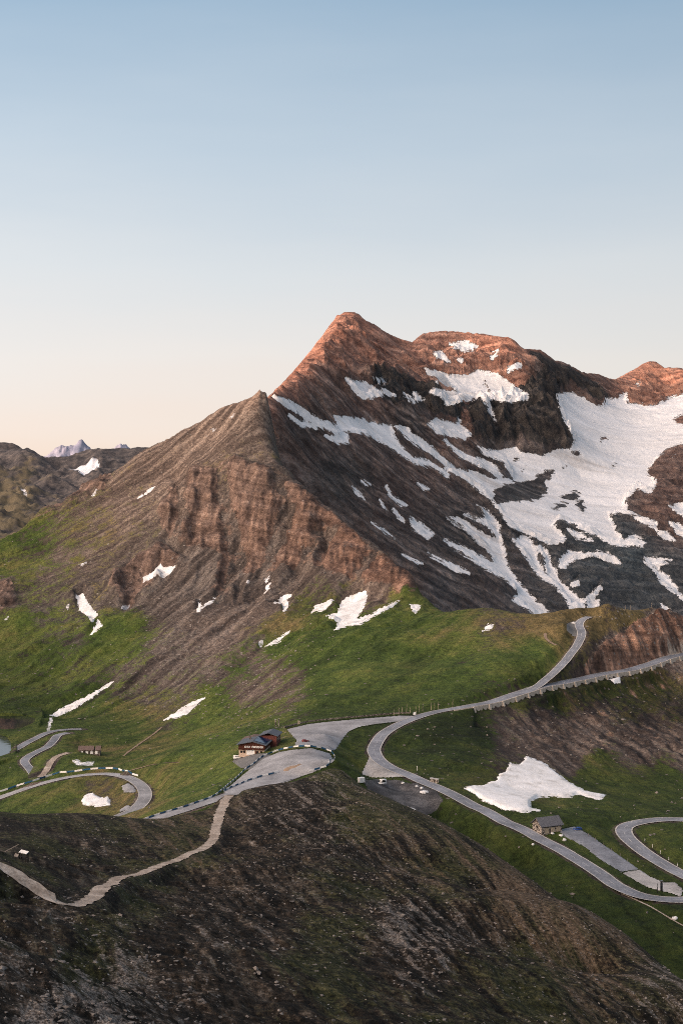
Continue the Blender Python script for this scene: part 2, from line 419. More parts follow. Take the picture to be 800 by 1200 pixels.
M = {}
M['alp'] = mat_alp(); M['peak'] = mat_peak(); M['fore'] = mat_fore(); M['far'] = mat_far(); M['blue'] = mat_blue(); M['snow'] = mat_snow()
M['asphalt'] = mat_asphalt('asphalt', 1.0, (0.92, 0.98, 1.12)); M['plaza'] = mat_asphalt('worn_asphalt', 1.3, (0.96, 0.97, 1.02))
M['dark_asphalt'] = mat_asphalt('old_asphalt', 0.62); M['concrete'] = mat_asphalt('pale_concrete', 1.55, (1, 0.98, 0.97))
M['kerb'] = simple('kerb_stone', (0.42, 0.40, 0.38), 0.3, 1.5)
M['line'] = simple('road_paint', (0.46, 0.46, 0.46), 0.2, 0.8)
M['path'] = mat_gravel('path_gravel', (0.15, 0.12, 0.095), (0.35, 0.29, 0.24), (0.58, 0.51, 0.44))
M['tan'] = mat_gravel('tan_earth', (0.16, 0.115, 0.08), (0.26, 0.19, 0.14), (0.36, 0.28, 0.21))
M['gravel'] = mat_gravel('dark_gravel', (0.022, 0.022, 0.024), (0.065, 0.064, 0.067), (0.20, 0.195, 0.20), 11)
M['stone'] = mat_stones(); M['pale_stone'] = mat_stones('pale_stone', (0.27, 0.235, 0.20), (0.52, 0.46, 0.40), 0.6)
M['wall_stone'] = simple('wall_stone', (0.46, 0.405, 0.345), 0.22, 2.2)
M['rubble'] = simple('boulder_stone', (0.24, 0.22, 0.205), 0.45, 0.7)
M['stones'] = simple('strewn_stone', (0.17, 0.152, 0.138), 0.45, 0.7)
M['slate'] = mat_planks('slate_roof', (0.075, 0.078, 0.09), (0.15, 0.155, 0.175), 0.32)
M['roofmetal'] = mat_planks('roof_sheet', (0.07, 0.085, 0.105), (0.13, 0.145, 0.17), 0.5, 0)
M['solar'] = simple('solar_glass', (0.012, 0.024, 0.065), 0.4, 1.0, 0.15, 0.6)
M['redwood'] = mat_planks('red_brown_wood', (0.055, 0.020, 0.014), (0.10, 0.036, 0.025), 0.25)
M['redwall'] = simple('red_wall', (0.115, 0.040, 0.033), 0.25)
M['brownroof'] = mat_planks('brown_roof', (0.10, 0.072, 0.062), (0.19, 0.14, 0.125), 0.4)
M['plaster'] = simple('warm_plaster', (0.52, 0.40, 0.31), 0.15)
M['white'] = simple('white_paint', (0.78, 0.77, 0.75), 0.08, 1.0, 0.45, 0.4)
M['bluepaint'] = simple('blue_paint', (0.022, 0.085, 0.165), 0.3, 1.0, 0.5, 0.3)
M['wood'] = simple('grey_wood', (0.20, 0.18, 0.165), 0.35, 0.4)
M['palewood'] = simple('pale_wood', (0.36, 0.30, 0.225), 0.25, 0.4)
M['darkwood'] = simple('dark_wood', (0.020, 0.018, 0.017), 0.4, 0.4)
M['glass'] = simple('window_glass', (0.02, 0.025, 0.03), 0.2, 1.0, 0.08, 0.7)
M['tyre'] = simple('tyre_rubber', (0.015, 0.015, 0.016), 0.2, 0.3)
M['rim'] = simple('alloy_rim', (0.45, 0.45, 0.46), 0.1, 0.3, 0.35, 0.5, 0.6)
M['carwhite'] = simple('white_car_paint', (0.74, 0.74, 0.73), 0.05, 1.0, 0.25, 0.5)
M['carblue'] = simple('blue_car_paint', (0.022, 0.065, 0.26), 0.1, 1.0, 0.25, 0.5)
M['carred'] = simple('red_car_paint', (0.17, 0.018, 0.018), 0.1, 1.0, 0.25, 0.5)
M['lamp'] = simple('lamp_glass', (0.6, 0.6, 0.55), 0.1, 1.0, 0.1, 0.6)
M['redlamp'] = simple('red_lamp_glass', (0.35, 0.02, 0.02), 0.1, 1.0, 0.1, 0.6)
M['metal'] = simple('grey_metal', (0.30, 0.31, 0.32), 0.2, 0.5, 0.4, 0.5, 0.5)
M['tarp'] = simple('pale_tarp', (0.62, 0.62, 0.62), 0.15, 0.8)
def mat_water():
    t = NT('lake_water'); n = t.noise(5, 3)
    t.b.inputs['Specular IOR Level'].default_value = 0.5
    return t.done((0.008, 0.013, 0.016), t.bump(n, 0.12, 0.12), 0.04)
M['water'] = mat_water()

#SNOW
S_M2 = [
 [(405,444),(412,447),(425,447),(440,455),(450,457),(463,463),(443,463),(436,467),(425,467),(414,457)],
 [(436,440),(443,441),(453,449),(443,449)],
 [(321,465),(336,469),(352,478),(368,489),(388,497),(407,508),(409,520),(397,520),(381,511),(397,509),(381,503),(358,490),(336,476)],
 [(339,486),(349,492),(365,497),(370,502),(355,500),(345,494)],
 [(388,488),(407,489),(430,493),(440,492),(443,496),(459,499),(462,512),(472,525),(485,535),(508,541),(528,554),(524,560),(508,548),(485,543),(469,533),(459,525),(446,517),(430,509),(414,506),(397,506),(393,496)],
 [(462,500),(477,502),(482,509),(495,517),(511,527),(524,541),(541,551),(560,554),(560,560),(534,555),(518,542),(505,532),(488,522),(472,509)],
 [(472,460),(485,468),(484,459),(498,467),(485,472),(475,467)],
 [(501,496),(511,491),(534,497),(536,489),(542,499),(552,509),(544,515),(527,511),(511,507)],
 [(521,515),(537,526),(560,536),(575,543),(590,556),(585,560),(560,546),(540,536),(524,522)],
 [(498,432),(514,437),(527,441),(540,441),(559,434),(579,437),(589,444),(602,454),(618,462),(618,468),(598,471),(579,468),(559,466),(540,470),(524,475),(521,468),(503,460),(508,456),(524,458),(534,463),(524,452),(511,447),(501,437)],
 [(527,403),(547,400),(559,406),(553,411),(540,411),(531,407)],
 [(505,413),(518,412),(528,426),(511,419)], [(594,431),(608,426),(610,429),(595,437)],
 [(566,468),(570,468),(576,482),(581,494),(578,493)], [(536,420),(541,421),(540,425)], [(575,416),(583,411),(584,414),(576,420)], [(745,449),(749,447),(747,454)],
 [(652,462),(670,460),(683,467),(696,475),(706,477),(709,467),(722,468),(733,460),(735,472),(761,475),(774,472),(787,465),(800,462),(900,450),(900,520),(800,518),(785,535),(770,541),(762,554),(768,565),(762,578),(745,572),(733,585),(733,598),(748,606),(769,612),(767,618),(750,612),(742,606),(733,600),(714,603),(723,624),(730,633),(744,627),(755,636),(754,640),(720,640),(692,624),(670,615),(656,608),(649,617),(662,631),(659,635),(642,638),(625,627),(600,617),(590,606),(576,589),(566,579),(541,561),(520,550),(515,545),(534,548),(560,556),(578,560),(600,561),(598,553),(589,541),(569,532),(559,522),(570,527),(582,528),(605,522),(612,532),(634,535),(650,529),(670,525),(673,515),(663,496),(654,477)],
 [(558,592),(572,599),(585,617),(586,633),(590,641),(593,659),(600,673),(618,694),(635,711),(650,726),(630,724),(618,715),(599,704),(607,694),(593,680),(572,669),(551,655),(534,643),(520,632),(524,632),(548,644),(577,658),(578,655),(569,642),(551,625),(541,615),(525,607),(528,605),(544,611),(560,622),(575,632),(584,633),(570,615),(545,603),(548,602),(566,610),(569,606)],
 [(600,632),(612,630),(622,634),(626,640),(631,655),(636,668),(640,672),(637,655),(628,640),(636,640),(643,652),(650,666),(657,680),(667,692),(684,704),(684,714),(670,717),(663,704),(653,690),(639,680),(628,673),(618,656),(608,643)],
 [(655,655),(666,645),(690,648),(700,645),(712,648),(722,655),(726,660),(716,660),(705,653),(692,650),(675,656),(660,666),(653,664)],
 [(665,620),(691,630),(694,634),(674,631)], [(684,703),(691,696),(702,687),(704,690),(698,698),(690,705)], [(688,706),(700,704),(700,722),(690,722)], [(669,684),(677,680),(677,686),(670,688)],
 [(753,654),(765,655),(786,657),(775,661),(765,664),(782,676),(793,690),(802,704),(789,694),(775,683),(767,669),(756,660)],
 [(774,708),(782,714),(792,726),(781,717)], [(784,592),(798,591),(815,600),(815,612),(800,605),(790,598)], [(784,612),(797,615),(810,635),(793,624)], [(768,622),(779,624),(790,634),(779,631)],
 [(520,655),(536,662),(548,671),(536,669),(520,661)], [(412,570),(417,571),(424,582),(429,588),(419,580)], [(452,570),(459,582),(475,592),(470,593),(459,585)],
 [(461,596),(473,612),(466,607)], [(480,606),(491,612),(508,626),(501,631),(484,619)], [(435,612),(449,621),(463,632),(449,624)], [(501,647),(522,655),(545,667),(529,664),(508,654)],
 [(472,649),(494,660),(490,660)], [(521,633),(540,644),(548,650),(540,648),(527,639)], [(524,605),(535,612),(545,620),(534,614)], [(489,566),(501,573),(497,573)], [(424,563),(433,568),(429,568)],
 [(445,586),(454,602),(449,594)], [(528,718),(537,724),(530,726)], [(460,670),(480,682),(470,678)], [(556,565),(575,572),(590,590),(578,586),(565,576)],
]
H_M2 = [
 [(576,585),(581,569),(600,565),(625,561),(632,554),(642,551),(650,554),(639,565),(642,575),(632,586),(611,588),(583,590)],
 [(653,583),(672,575),(680,579),(675,585),(660,587)], [(672,588),(682,586),(686,598),(682,602),(676,594)], [(645,594),(655,589),(664,590),(662,597),(650,598)],
 [(731,592),(738,583),(748,578),(757,578),(754,585),(760,590),(758,598),(750,594),(740,592)], [(770,570),(775,570),(777,576),(771,577)], [(788,492),(795,487),(812,482),(812,499),(792,497)],
 [(755,555),(768,537),(785,523),(805,517),(805,530),(790,535),(775,553),(765,560)], [(702,512),(710,510),(712,515),(704,517)], [(714,544),(722,544),(724,548),(716,549)],
 [(663,530),(678,528),(681,533),(674,537)], [(652,550),(658,546),(663,546),(661,550)], [(641,552),(648,549),(650,553),(643,555)], [(565,450),(568,441),(572,450),(574,459)], [(505,440),(520,449),(535,459),(525,453)],
 [(610,548),(616,546),(618,550),(612,552)], [(624,520),(630,516),(640,525),(634,530)], [(600,536),(606,534),(608,539),(602,540)],
]
S_D1 = [[(81,550),(90,549),(115,546),(117,555),(103,565),(99,571),(92,560),(87,558)], [(25,586),(28,586),(32,592),(29,591)]]
# isolated snow patches on the nearer slopes: each is a thing of its own
PATCHES = [
 ('ragged snow patch with two lobes under the left crags of the brown mountain', [(89,698),(98,695),(103,706),(115,720),(109,730),(101,720),(93,715)]),
 ('small snow wedge just below the ragged two lobed patch', [(115,726),(121,733),(112,741),(106,744)]),
 ('jagged snow patch at the foot of the left rock buttress', [(168,677),(175,674),(182,666),(189,659),(191,665),(206,663),(201,670),(191,678),(185,673),(168,683)]),
 ('long slanting snow strip above the lake on the lower left slope', [(59,838),(70,831),(94,820),(119,806),(136,796),(130,803),(105,820),(84,832),(66,840)]),
 ('short slanting snow tongue at the foot of the slope above the meadow', [(192,844),(206,834),(224,824),(241,817),(227,831),(213,840)]),
 ('largest snow patch with a pointed tail under the red brown cliffs', [(382,722),(395,718),(400,704),(414,697),(428,692),(431,701),(424,715),(418,725),(435,720),(449,711),(468,703),(460,711),(442,720),(424,731),(407,734),(391,740),(396,729)]),
 ('leaf shaped snow patch left of the largest patch under the cliffs', [(365,718),(368,711),(389,701),(391,704),(379,715)]),
 ('small square snow patch near the right end of the brown ridge', [(480,708),(493,710),(487,719),(482,715)]),
 ('forked snow patch in the gully below the middle of the cliffs', [(319,708),(333,697),(343,697),(336,702),(339,711),(332,719),(332,708),(326,706)]),
 ('thin broken snow strip crossing the upper meadow slope', [(305,759),(320,752),(340,739),(330,750),(323,755)]),
 ('narrow snow strip high on the left shoulder of the brown mountain', [(157,587),(172,575),(182,570),(175,577)]),
 ('small upright snow sliver in the scree gully below the cliffs', [(309,696),(312,687),(317,682),(316,689)]),
 ('slim snow sliver beside the brown scree in the middle of the slope', [(231,717),(234,703),(236,711),(243,707),(254,698),(249,706),(236,715)]),
 ('oval snow patch in brown earth on the green hill', [(565,739),(572,731),(579,731),(576,738)]),
 ('flat snow patch inside the hairpin loop of the left road', [(94,939),(100,931),(110,930),(117,935),(129,934),(129,943),(110,945),(99,943)]),
 ('large ragged snowfield on the valley floor behind the stone hut', [(543,923),(565,920),(581,915),(586,906),(592,904),(597,894),(609,896),(616,887),(635,893),(651,904),(662,914),(684,926),(709,931),(704,937),(687,935),(676,930),(671,934),(654,934),(630,934),(621,940),(621,946),(632,950),(613,952),(592,950),(565,938)]),
 ('little snow patch under the guard wall of the right road', [(714,796),(727,791),(726,800),(718,801)]),
 ('thin flat snow strip on the earth bank below the painted barrier', [(204,961),(228,957),(225,961),(208,963)]),
]
T_TINY = [[(142,715),(152,705),(147,713)], [(93,666),(101,665),(97,668)], [(310,675),(316,674),(312,680)], [(288,682),(293,679),(290,683)], [(267,492),(275,487),(272,493)], [(247,506),(254,502),(250,507)], [(107,584),(114,578),(110,584)],
          [(86,892),(91,890),(98,893),(110,892),(108,895),(92,896)], [(6,732),(10,728),(9,732)], [(78,716),(81,713),(80,719)], [(303,758),(308,755),(305,760)], [(60,845),(57,850),(56,858),(58,859),(60,850),(63,845)]]

#ROADS  (px, py, distance)
R_MAIN = [(880,747,1215),(840,758,1185),(800,768,1150),(750,781,1100),(700,791,1060),(650,803,1015),(600,815,975),(550,827,940),(510,835,925),(485,842,905),(462,852,880),(445,864,855),(438,877,828),(442,888,805),(456,898,785),(480,908,765),(510,921,742),(540,935,720),(575,951,695),(610,968,672),(650,990,648),(690,1015,622),(720,1036,602),(745,1049,592),(775,1055,588),(805,1055,588),(826,1051,592),(834,1045,598),(828,1039,604),(812,1032,611),(790,1021,622),(765,1007,637),(745,992,653),(732,979,669),(732,970,682),(748,964,690),(775,961,694),(805,961,692),(850,964,685),(900,970,675)]
R_HILL = [(612,813,982),(630,803,1000),(642,793,1018),(655,781,1040),(668,766,1068),(678,752,1092),(681,742,1108),(678,733,1122),(681,727,1132),(690,722,1140)]
R_BARR = [(335,912,725),(300,922,705),(267,932,690),(225,944,672),(180,958,655),(150,972,640),(110,990,628)]
R_LOOP = [(-140,985,830),(-80,962,850),(-40,949,868),(0,936,880),(40,921,887),(80,911,890),(120,907,885),(148,911,870),(166,922,845),(170,935,818),(160,948,795),(140,958,778),(112,966,765),(80,975,750),(30,990,735)]
R_LOW = [(44,914,900),(36,903,925),(29,893,945),(35,886,960),(45,881,975),(56,875,990),(63,868,1010),(68,862,1030),(80,859,1040)]
R_LAKE = [(-80,908,925),(-30,893,955),(0,886,970),(20,878,990),(40,867,1020),(60,858,1050),(80,855,1062),(96,855,1066)]
R_TRACK = [(48,912,902),(55,902,917),(60,893,932),(68,886,944),(80,882,952)]
ALLR = [R_MAIN, R_HILL, R_BARR, R_LOOP, R_LOW, R_LAKE, R_TRACK]
A_PLAZA = [(335,854),(360,848),(390,844.5),(430,841),(468,838),(490,838),(466,846),(440,849),(422,852),(408,858),(400,868),(393,879),(386,880),(366,874),(345,875.5),(347,867)]
A_LOBE = [(262,927),(285,907),(309,888),(326,881),(342,878),(366,876.5),(386,882),(392,892),(375,902),(357,909),(330,919),(300,928),(268,935)]
A_HUT = [(652,972),(673,968),(690,978),(717,997),(748,1019),(727,1022),(704,1008),(684,992),(663,981)]
A_CONC = [(727,1022),(748,1019),(761,1027),(778,1034),(790,1034),(800,1043),(797,1051),(783,1046),(761,1041),(745,1033)]
A_PAD = [(434,884),(447,890),(466,901),(480,906.5),(498,911.5),(477,911),(436,911),(423,907)]
A_YARD = [(423,913),(463,914),(491,919),(510,926),(519,938),(512,950),(496,956),(477,951),(450,940),(430,925)]
A_HOUSE = [(278,884),(310,882),(322,886),(312,893),(296,903),(282,900),(272,892)]
A_LAY1 = [(142,921),(150,917),(158,922),(160,929),(146,929)]
A_LAY2 = [(140,948),(148,943),(154,944),(150,949),(141,952)]
A_HILLP = [(663,731),(668,728),(678,728),(676,736),(678,746),(670,745),(664,739)]
POND1 = [(-60,838),(0,838.5),(30,840),(44,843),(40,850),(24,855.5),(0,857),(-60,858)]
POND2 = [(-60,862),(0,861),(8,862),(13,868),(14,876),(12,884),(0,889.5),(-60,905)]

# ------------------------------------------------------------------ middle ground + front mountain
def pts(lst): return [P(*p) for p in lst]
SK_HILL = [(520,722,1235),(545,718,1222),(570,714,1210),(610,718,1190),(640,719,1170),(660,716,1150),(680,713,1150),(697,719,1150),(703,712,1150),(712,708,1153),(730,714,1165),(750,714,1180),(765,712,1188),(775,716,1194),(790,723,1204),(800,727,1210),(850,738,1240),(950,742,1290)]
SK_HILL = dense(SK_HILL, 8)
SK_M1 = [(305,458,1700),(300,465,1700),(312,464,1702),(290,469,1705),(270,478,1712),(250,490,1720),(225,503,1732),(200,516,1745),(172,529,1760),(150,545,1752),(125,565,1740),(100,580,1725),(75,596,1708),(50,608,1690),(25,625,1668),(0,640,1650),(-60,675,1600),(-150,720,1540),(-250,770,1480)]
SK_M1 = dense(SK_M1, 5)
RG_M1 = [(308,478,1695),(312,500,1680),(318,525,1655),(328,545,1625),(340,560,1600),(355,576,1572),(370,590,1545),(385,602,1522),(400,615,1500),(412,628,1478),(425,640,1455),(445,655,1420),(458,668,1395),(470,680,1370),(480,688,1350),(490,698,1330),(502,708,1300),(515,717,1270)]
RG_M1 = dense(RG_M1, 6)
c = []
for r in ALLR: c += pts(r)
c += pts(SK_HILL) + pts(SK_M1) + pts(RG_M1)
for px, py, d in SK_HILL:
    x, y, z = P(px, py, d); c += [(x * 1.06, d * 1.06, z - 45), (x * 1.2, d * 1.2, -235)]
for px, py, d in SK_M1:
    x, y, z = P(px, py, d); c += [(x * 1.08, d * 1.08, z - 110)]
    if px < 290: c += [(x * 1.2, d * 1.2, z - 230)]
for px, py, d in RG_M1:
    x, y, z = P(px + 16, py, d + 70); c.append((x, y, z - 62))
    x, y, z = P(px + 40, py, d + 190); c.append((x, y, z - 150))
c += [(P(320, 470, 1900)[0], 1900, -40), (P(420, 470, 2100)[0], 2100, -230), (P(250, 470, 2100)[0], 2100, -180)]
c += pts([(250,520,1680),(200,560,1660),(150,590,1640),(100,620,1612),(50,650,1590),(0,670,1562),(300,545,1625),(250,560,1615),(280,510,1672),
 (250,640,1500),(300,650,1480),(350,650,1465),(400,650,1445),(440,682,1365),(200,640,1530),(150,650,1535),(100,680,1490),(50,700,1470),(0,720,1440),(-100,760,1400),
 (200,700,1420),(250,700,1390),(300,700,1370),(350,700,1350),(400,700,1330),(450,710,1300),(150,720,1400),(100,740,1370),(50,760,1350),(0,780,1330),(200,750,1300),(250,750,1275),(300,750,1250),(350,740,1255),
 (100,800,1240),(200,800,1195),(0,820,1225),(250,800,1160),(300,800,1120),(350,780,1130),(-100,840,1190),(60,842,1150),(100,845,1135),(150,848,1100),(200,846,1082),(250,848,1050),(300,842,1000),
 (105,880,1000),(150,890,945),(150,870,1020),(200,880,925),(250,870,885),(200,900,860),(250,900,810),(230,925,762),(320,845,930),(300,872,835),(290,888,790),(312,886,785),
 (366,876,775),(393,890,742),(345,876,782),(330,917,717),(380,860,835),(350,858,860),(340,853,880),(420,846,890),(385,874,792),(410,880,830),(420,900,792),(425,870,850),
 (350,820,985),(400,832,955),(450,828,955),(400,790,1062),(400,750,1172),(450,760,1122),(450,728,1230),(500,740,1172),(500,800,1005),(470,770,1100),(512,772,1090),(560,770,1062),(560,810,972),(600,745,1125),(620,775,1035),(645,745,1100),(660,730,1110),(700,735,1128),(720,725,1145),
 (700,760,1095),(740,742,1145),(700,782,1072),(660,797,1028),(750,771,1115),(800,757,1165),(770,730,1172),(800,740,1190),(850,745,1215),
 (560,842,918),(600,835,950),(600,855,915),(600,880,860),(560,900,792),(560,870,850),(500,870,852),(520,850,892),(470,880,835),(650,830,985),(650,860,925),(650,890,850),(700,812,1040),(700,850,960),(700,890,860),(760,800,1090),(760,850,975),(760,900,855),(800,790,1110),(800,850,985),(800,900,860),(860,900,860),(860,800,1120),(700,920,800),(760,934,780),(800,938,770),(900,942,765),
 (600,925,765),(640,935,750),(648,968,683),(690,955,702),(654,974,668),(690,990,650),(727,1022,619),(760,1034,608),(800,1000,640),(780,985,660),
 (470,928,745),(500,945,718),(430,916,772),(520,955,712),(560,985,682),(620,1012,646),(700,1060,588),(760,1090,560),(800,1110,545),(870,1130,530),
 (0,960,832),(60,950,822),(110,940,838),(60,930,862),(-100,960,870),(20,870,1010),(-60,870,1030),(20,835,1140),(-60,835,1150)])
for px, d, z in [(-150,480,-220),(100,480,-220),(300,480,-218),(420,480,-210),(600,480,-198),(800,480,-188),(950,480,-185),(300,600,-190),(100,640,-200),(-150,640,-215),(420,600,-185),(250,640,-178),(350,650,-172)]:
    c.append((( px - 400) / FPX * d, d, z))
T = Layer(c, -230, 1030, 800, 478, 2150, 900)
Tfit_z = lambda x, y: rbf_eval(T.fit, np.stack([np.asarray(x) / np.asarray(y) * FPX / 100, np.log(y) / WS], 1))

def spline(ctrl, step=2.5):
    p = np.array(ctrl, float)
    p = np.vstack([2 * p[0] - p[1], p, 2 * p[-1] - p[-2]])
    out = []
    for i in range(1, len(p) - 2):
        n = max(2, int(np.linalg.norm(p[i + 1][:2] - p[i][:2]) / step))
        for k in range(n):
            t = k / n
            out.append(0.5 * ((2 * p[i]) + (-p[i - 1] + p[i + 1]) * t + (2 * p[i - 1] - 5 * p[i] + 4 * p[i + 1] - p[i + 2]) * t ** 2 + (-p[i - 1] + 3 * p[i] - 3 * p[i + 1] + p[i + 2]) * t ** 3))
    out.append(p[-2])
    return np.array(out)

def smooth1(a, n):
    k = np.ones(n) / n
    return np.convolve(np.pad(a, (n // 2, n - 1 - n // 2), mode='edge'), k, mode='valid')

def road_line(ctrl, n=9):
    s = spline(pts(ctrl))
    s[:, 2] = smooth1(Tfit_z(s[:, 0], s[:, 1]), n)
    return s
LINES = {'hill': (road_line(R_HILL), 6.4), 'main': (road_line(R_MAIN), 7.4), 'barr': (road_line(R_BARR), 8.0), 'loop': (road_line(R_LOOP), 7.4), 'low': (road_line(R_LOW), 5.6), 'lake': (road_line(R_LAKE), 5.4), 'track': (road_line(R_TRACK), 4.2)}

FOOTS = []
for lst, w_, m_ in (([(190,852),(178,862),(162,873),(145,886)], 1.5, 'tan'), ([(639,741),(638,746),(642,751),(651,757)], 2.4, 'tan'), ([(0,857),(20,856),(40,853.5)], 3.0, 'path'), ([(728,1047),(745,1055),(765,1065),(785,1077),(810,1091)], 0.9, 'path'), ([(150,905),(165,900),(185,895),(210,893)], 1.6, 'tan')):
    q_ = spline(T.hit([a for a, b in lst], [b for a, b in lst], 500), 2.5); q_[:, 2] = smooth1(Tfit_z(q_[:, 0], q_[:, 1]), 7); FOOTS.append((q_, w_, m_))

def near_line(line, X, Y, reach, full=False):
    """distance to polyline and its height there, for grid points within reach"""
    dist = np.full(X.shape, 1e6); hz = np.zeros(X.shape); side = np.zeros(X.shape)
    for i in range(0, len(line), 12):
        seg = line[i:i + 13]
        m = (X > seg[:, 0].min() - reach) & (X < seg[:, 0].max() + reach) & (Y > seg[:, 1].min() - reach) & (Y < seg[:, 1].max() + reach)
        if not m.any(): continue
        x = X[m]; y = Y[m]; bd = dist[m]; bz = hz[m]; bs = side[m]
        for a, b in zip(seg[:-1], seg[1:]):
            dx, dy = b[0] - a[0], b[1] - a[1]
            t = np.clip(((x - a[0]) * dx + (y - a[1]) * dy) / (dx * dx + dy * dy + 1e-9), 0, 1)
            d = np.hypot(x - a[0] - t * dx, y - a[1] - t * dy)
            k = d < bd
            bd[k] = d[k]; bz[k] = (a[2] + t * (b[2] - a[2]))[k]; bs[k] = (y - a[1] - t * dy)[k]
        dist[m] = bd; hz[m] = bz; side[m] = bs
    return (dist, hz, side) if full else (dist, hz)

px, py = T.PX, T.PY
CL_A = [[(185,605),(210,562),(270,545),(330,560),(380,600),(430,650),(495,692),(480,702),(430,690),(380,672),(330,668),(290,672),(258,650),(200,642)],
        [(125,692),(150,660),(200,640),(212,660),(172,690),(150,712)], [(248,695),(262,648),(282,658),(272,702)], [(-60,690),(12,688),(22,712),(0,722),(-60,720)],
        [(-60,640),(20,598),(60,580),(130,560),(120,575),(70,600),(20,622)]]
CL_B = [[(672,790),(690,775),(712,752),(745,732),(772,716),(800,728),(860,742),(950,745),(950,735),(860,766),(800,766),(740,781),(700,790)]]
CL_C = [[(600,840),(640,812),(700,800),(800,780),(900,770),(900,890),(800,895),(720,890),(640,885),(600,870)]]
T.attrs['cliff'] = np.clip(np.maximum(sstep(7, -7, sdf_polys(CL_A, px, py, 16)), np.maximum(sstep(4, -4, sdf_polys(CL_B, px, py, 16)), 0.3 * sstep(9, -9, sdf_polys(CL_C, px, py, 16)))), 0, 1)
CHUTES = [[(252,552),(266,550),(276,600),(290,648),(280,705),(256,705),(268,650),(256,600)], [(318,560),(330,562),(346,600),(330,650),(300,702),(284,702),(312,645),(328,602)], [(378,612),(396,625),(372,668),(336,705),(318,705),(352,660)], [(205,560),(216,556),(222,610),(205,650),(192,650),(208,608)], [(430,655),(440,662),(415,700),(395,705)]]
chute = sstep(5, -4, sdf_polys(CHUTES, px, py, 16))
T.attrs['cliff'] *= (T.Y > 900) * (1 - 0.62 * chute)
T.attrs['red'] = paint([(300,480,.35),(300,560,.2),(420,640,.9),(450,680,.9),(380,640,.6),(300,620,.35),(200,600,.15),(100,700,.1),(740,750,.6),(770,730,.8),(800,770,.1),(690,780,.3),(300,800,0),(600,850,.1),(700,860,.15)], px, py)
T.attrs['grass'] = paint([(300,480,.05),(250,520,.12),(200,560,.22),(150,600,.34),(100,620,.48),(50,650,.6),(0,660,.72),(30,640,.7),(60,670,.42),(0,700,.3),(50,720,.45),(20,740,.7),(0,760,.8),(60,780,.7),(130,755,.85),(150,740,.75),(100,700,.35),(80,770,.5),(150,660,.4),(110,660,.45),(150,700,.2),(200,700,.1),(250,650,.05),(300,600,.12),(300,545,.4),(260,548,.45),(340,575,.35),(350,640,.2),(380,620,.3),(400,650,.1),(300,700,.03),(250,750,.1),(200,780,.25),(150,800,.4),(100,820,.6),(60,840,.75),(200,830,.55),(250,820,.8),(280,790,.6),(330,760,.85),(320,800,.42),(290,810,.35),(340,800,.45),(310,780,.4),(220,800,.35),(250,790,.35),(360,740,.7),(380,780,1),(420,760,1),(400,820,1),(450,740,.95),(460,720,.7),(500,720,.9),(550,740,1),(600,760,1),(650,740,1),(640,780,1),(500,800,1),(440,700,.2),(585,732,.4),(562,738,.5),(574,726,.6),(600,733,.6),(90,925,.85),(105,926,.5),(120,928,.55),(145,922,.85),(120,950,.8),(80,940,.9),(92,937,.6),(133,940,.6),
 (150,860,.95),(250,870,1),(100,900,1),(30,880,.9),(100,950,1),(230,910,1),(300,850,.85),(720,760,.1),(760,740,.05),(690,790,.3),(790,760,.05),(740,722,.8),(690,735,.85),(715,716,.55),(600,850,.3),(610,830,.5),(650,820,.75),(700,815,.85),(760,805,.75),(700,835,.35),(740,835,.6),(800,830,.5),(750,870,.1),(690,860,.0),(660,880,.15),(620,865,.15),(800,880,.2),(640,845,.3),(560,870,.8),(520,870,1),(480,880,1),(600,880,.4),(700,910,.9),(780,920,.85),(650,950,1),(750,950,1),(600,1000,1.05),(700,1070,1),(780,1100,1)], px, py)
T.attrs['stone'] = paint([(300,500,.1),(200,600,.15),(250,680,.2),(230,740,.5),(200,800,.55),(300,800,.6),(340,790,.5),(100,800,.25),(50,700,.12),(400,800,.12),(450,780,.1),(550,760,.05),(600,740,.08),(550,860,.3),(640,850,.45),(700,860,.5),(800,850,.4),(700,920,.12),(650,980,.1),(100,900,.06),(200,880,.08),(700,1050,.1),(780,750,.6),(790,760,.8),(700,780,.4),(640,770,.05)], px, py)
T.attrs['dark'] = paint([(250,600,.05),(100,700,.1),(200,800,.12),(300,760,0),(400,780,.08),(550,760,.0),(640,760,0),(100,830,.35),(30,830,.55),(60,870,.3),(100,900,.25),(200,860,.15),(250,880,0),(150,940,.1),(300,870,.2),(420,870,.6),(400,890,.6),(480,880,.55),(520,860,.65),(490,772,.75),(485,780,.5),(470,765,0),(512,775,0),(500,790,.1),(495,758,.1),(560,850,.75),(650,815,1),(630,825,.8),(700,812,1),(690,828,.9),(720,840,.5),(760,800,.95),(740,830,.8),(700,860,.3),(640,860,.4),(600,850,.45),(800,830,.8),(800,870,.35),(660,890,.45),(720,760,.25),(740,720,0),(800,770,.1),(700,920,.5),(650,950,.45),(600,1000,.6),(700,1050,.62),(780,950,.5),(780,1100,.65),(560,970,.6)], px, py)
T.attrs['dry'] = paint([(280,490,.9),(200,560,.7),(150,600,.5),(100,620,.4),(50,650,.35),(0,680,.25),(150,650,.6),(120,680,.6),(60,740,.15),(130,760,.1),(50,800,.05),(250,620,.8),(350,640,.8),(400,680,.5),(420,750,.15),(470,740,.25),(500,790,.05),(550,750,.3),(570,725,.6),(620,730,.7),(660,725,.9),(690,725,.95),(740,722,.95),(630,770,.2),(660,790,.5),(600,800,.05),(150,850,.4),(180,860,.5),(230,840,.25),(250,890,.15),(220,920,.35),(100,860,.35),(50,890,.15),(130,930,.6),(60,940,.3),(170,900,.45),(300,830,.3),(480,880,.05),(560,860,.3),(650,830,.4),(700,820,.4),(720,920,.25),(600,1000,.1),(750,950,.15),(700,1060,.1)], px, py)
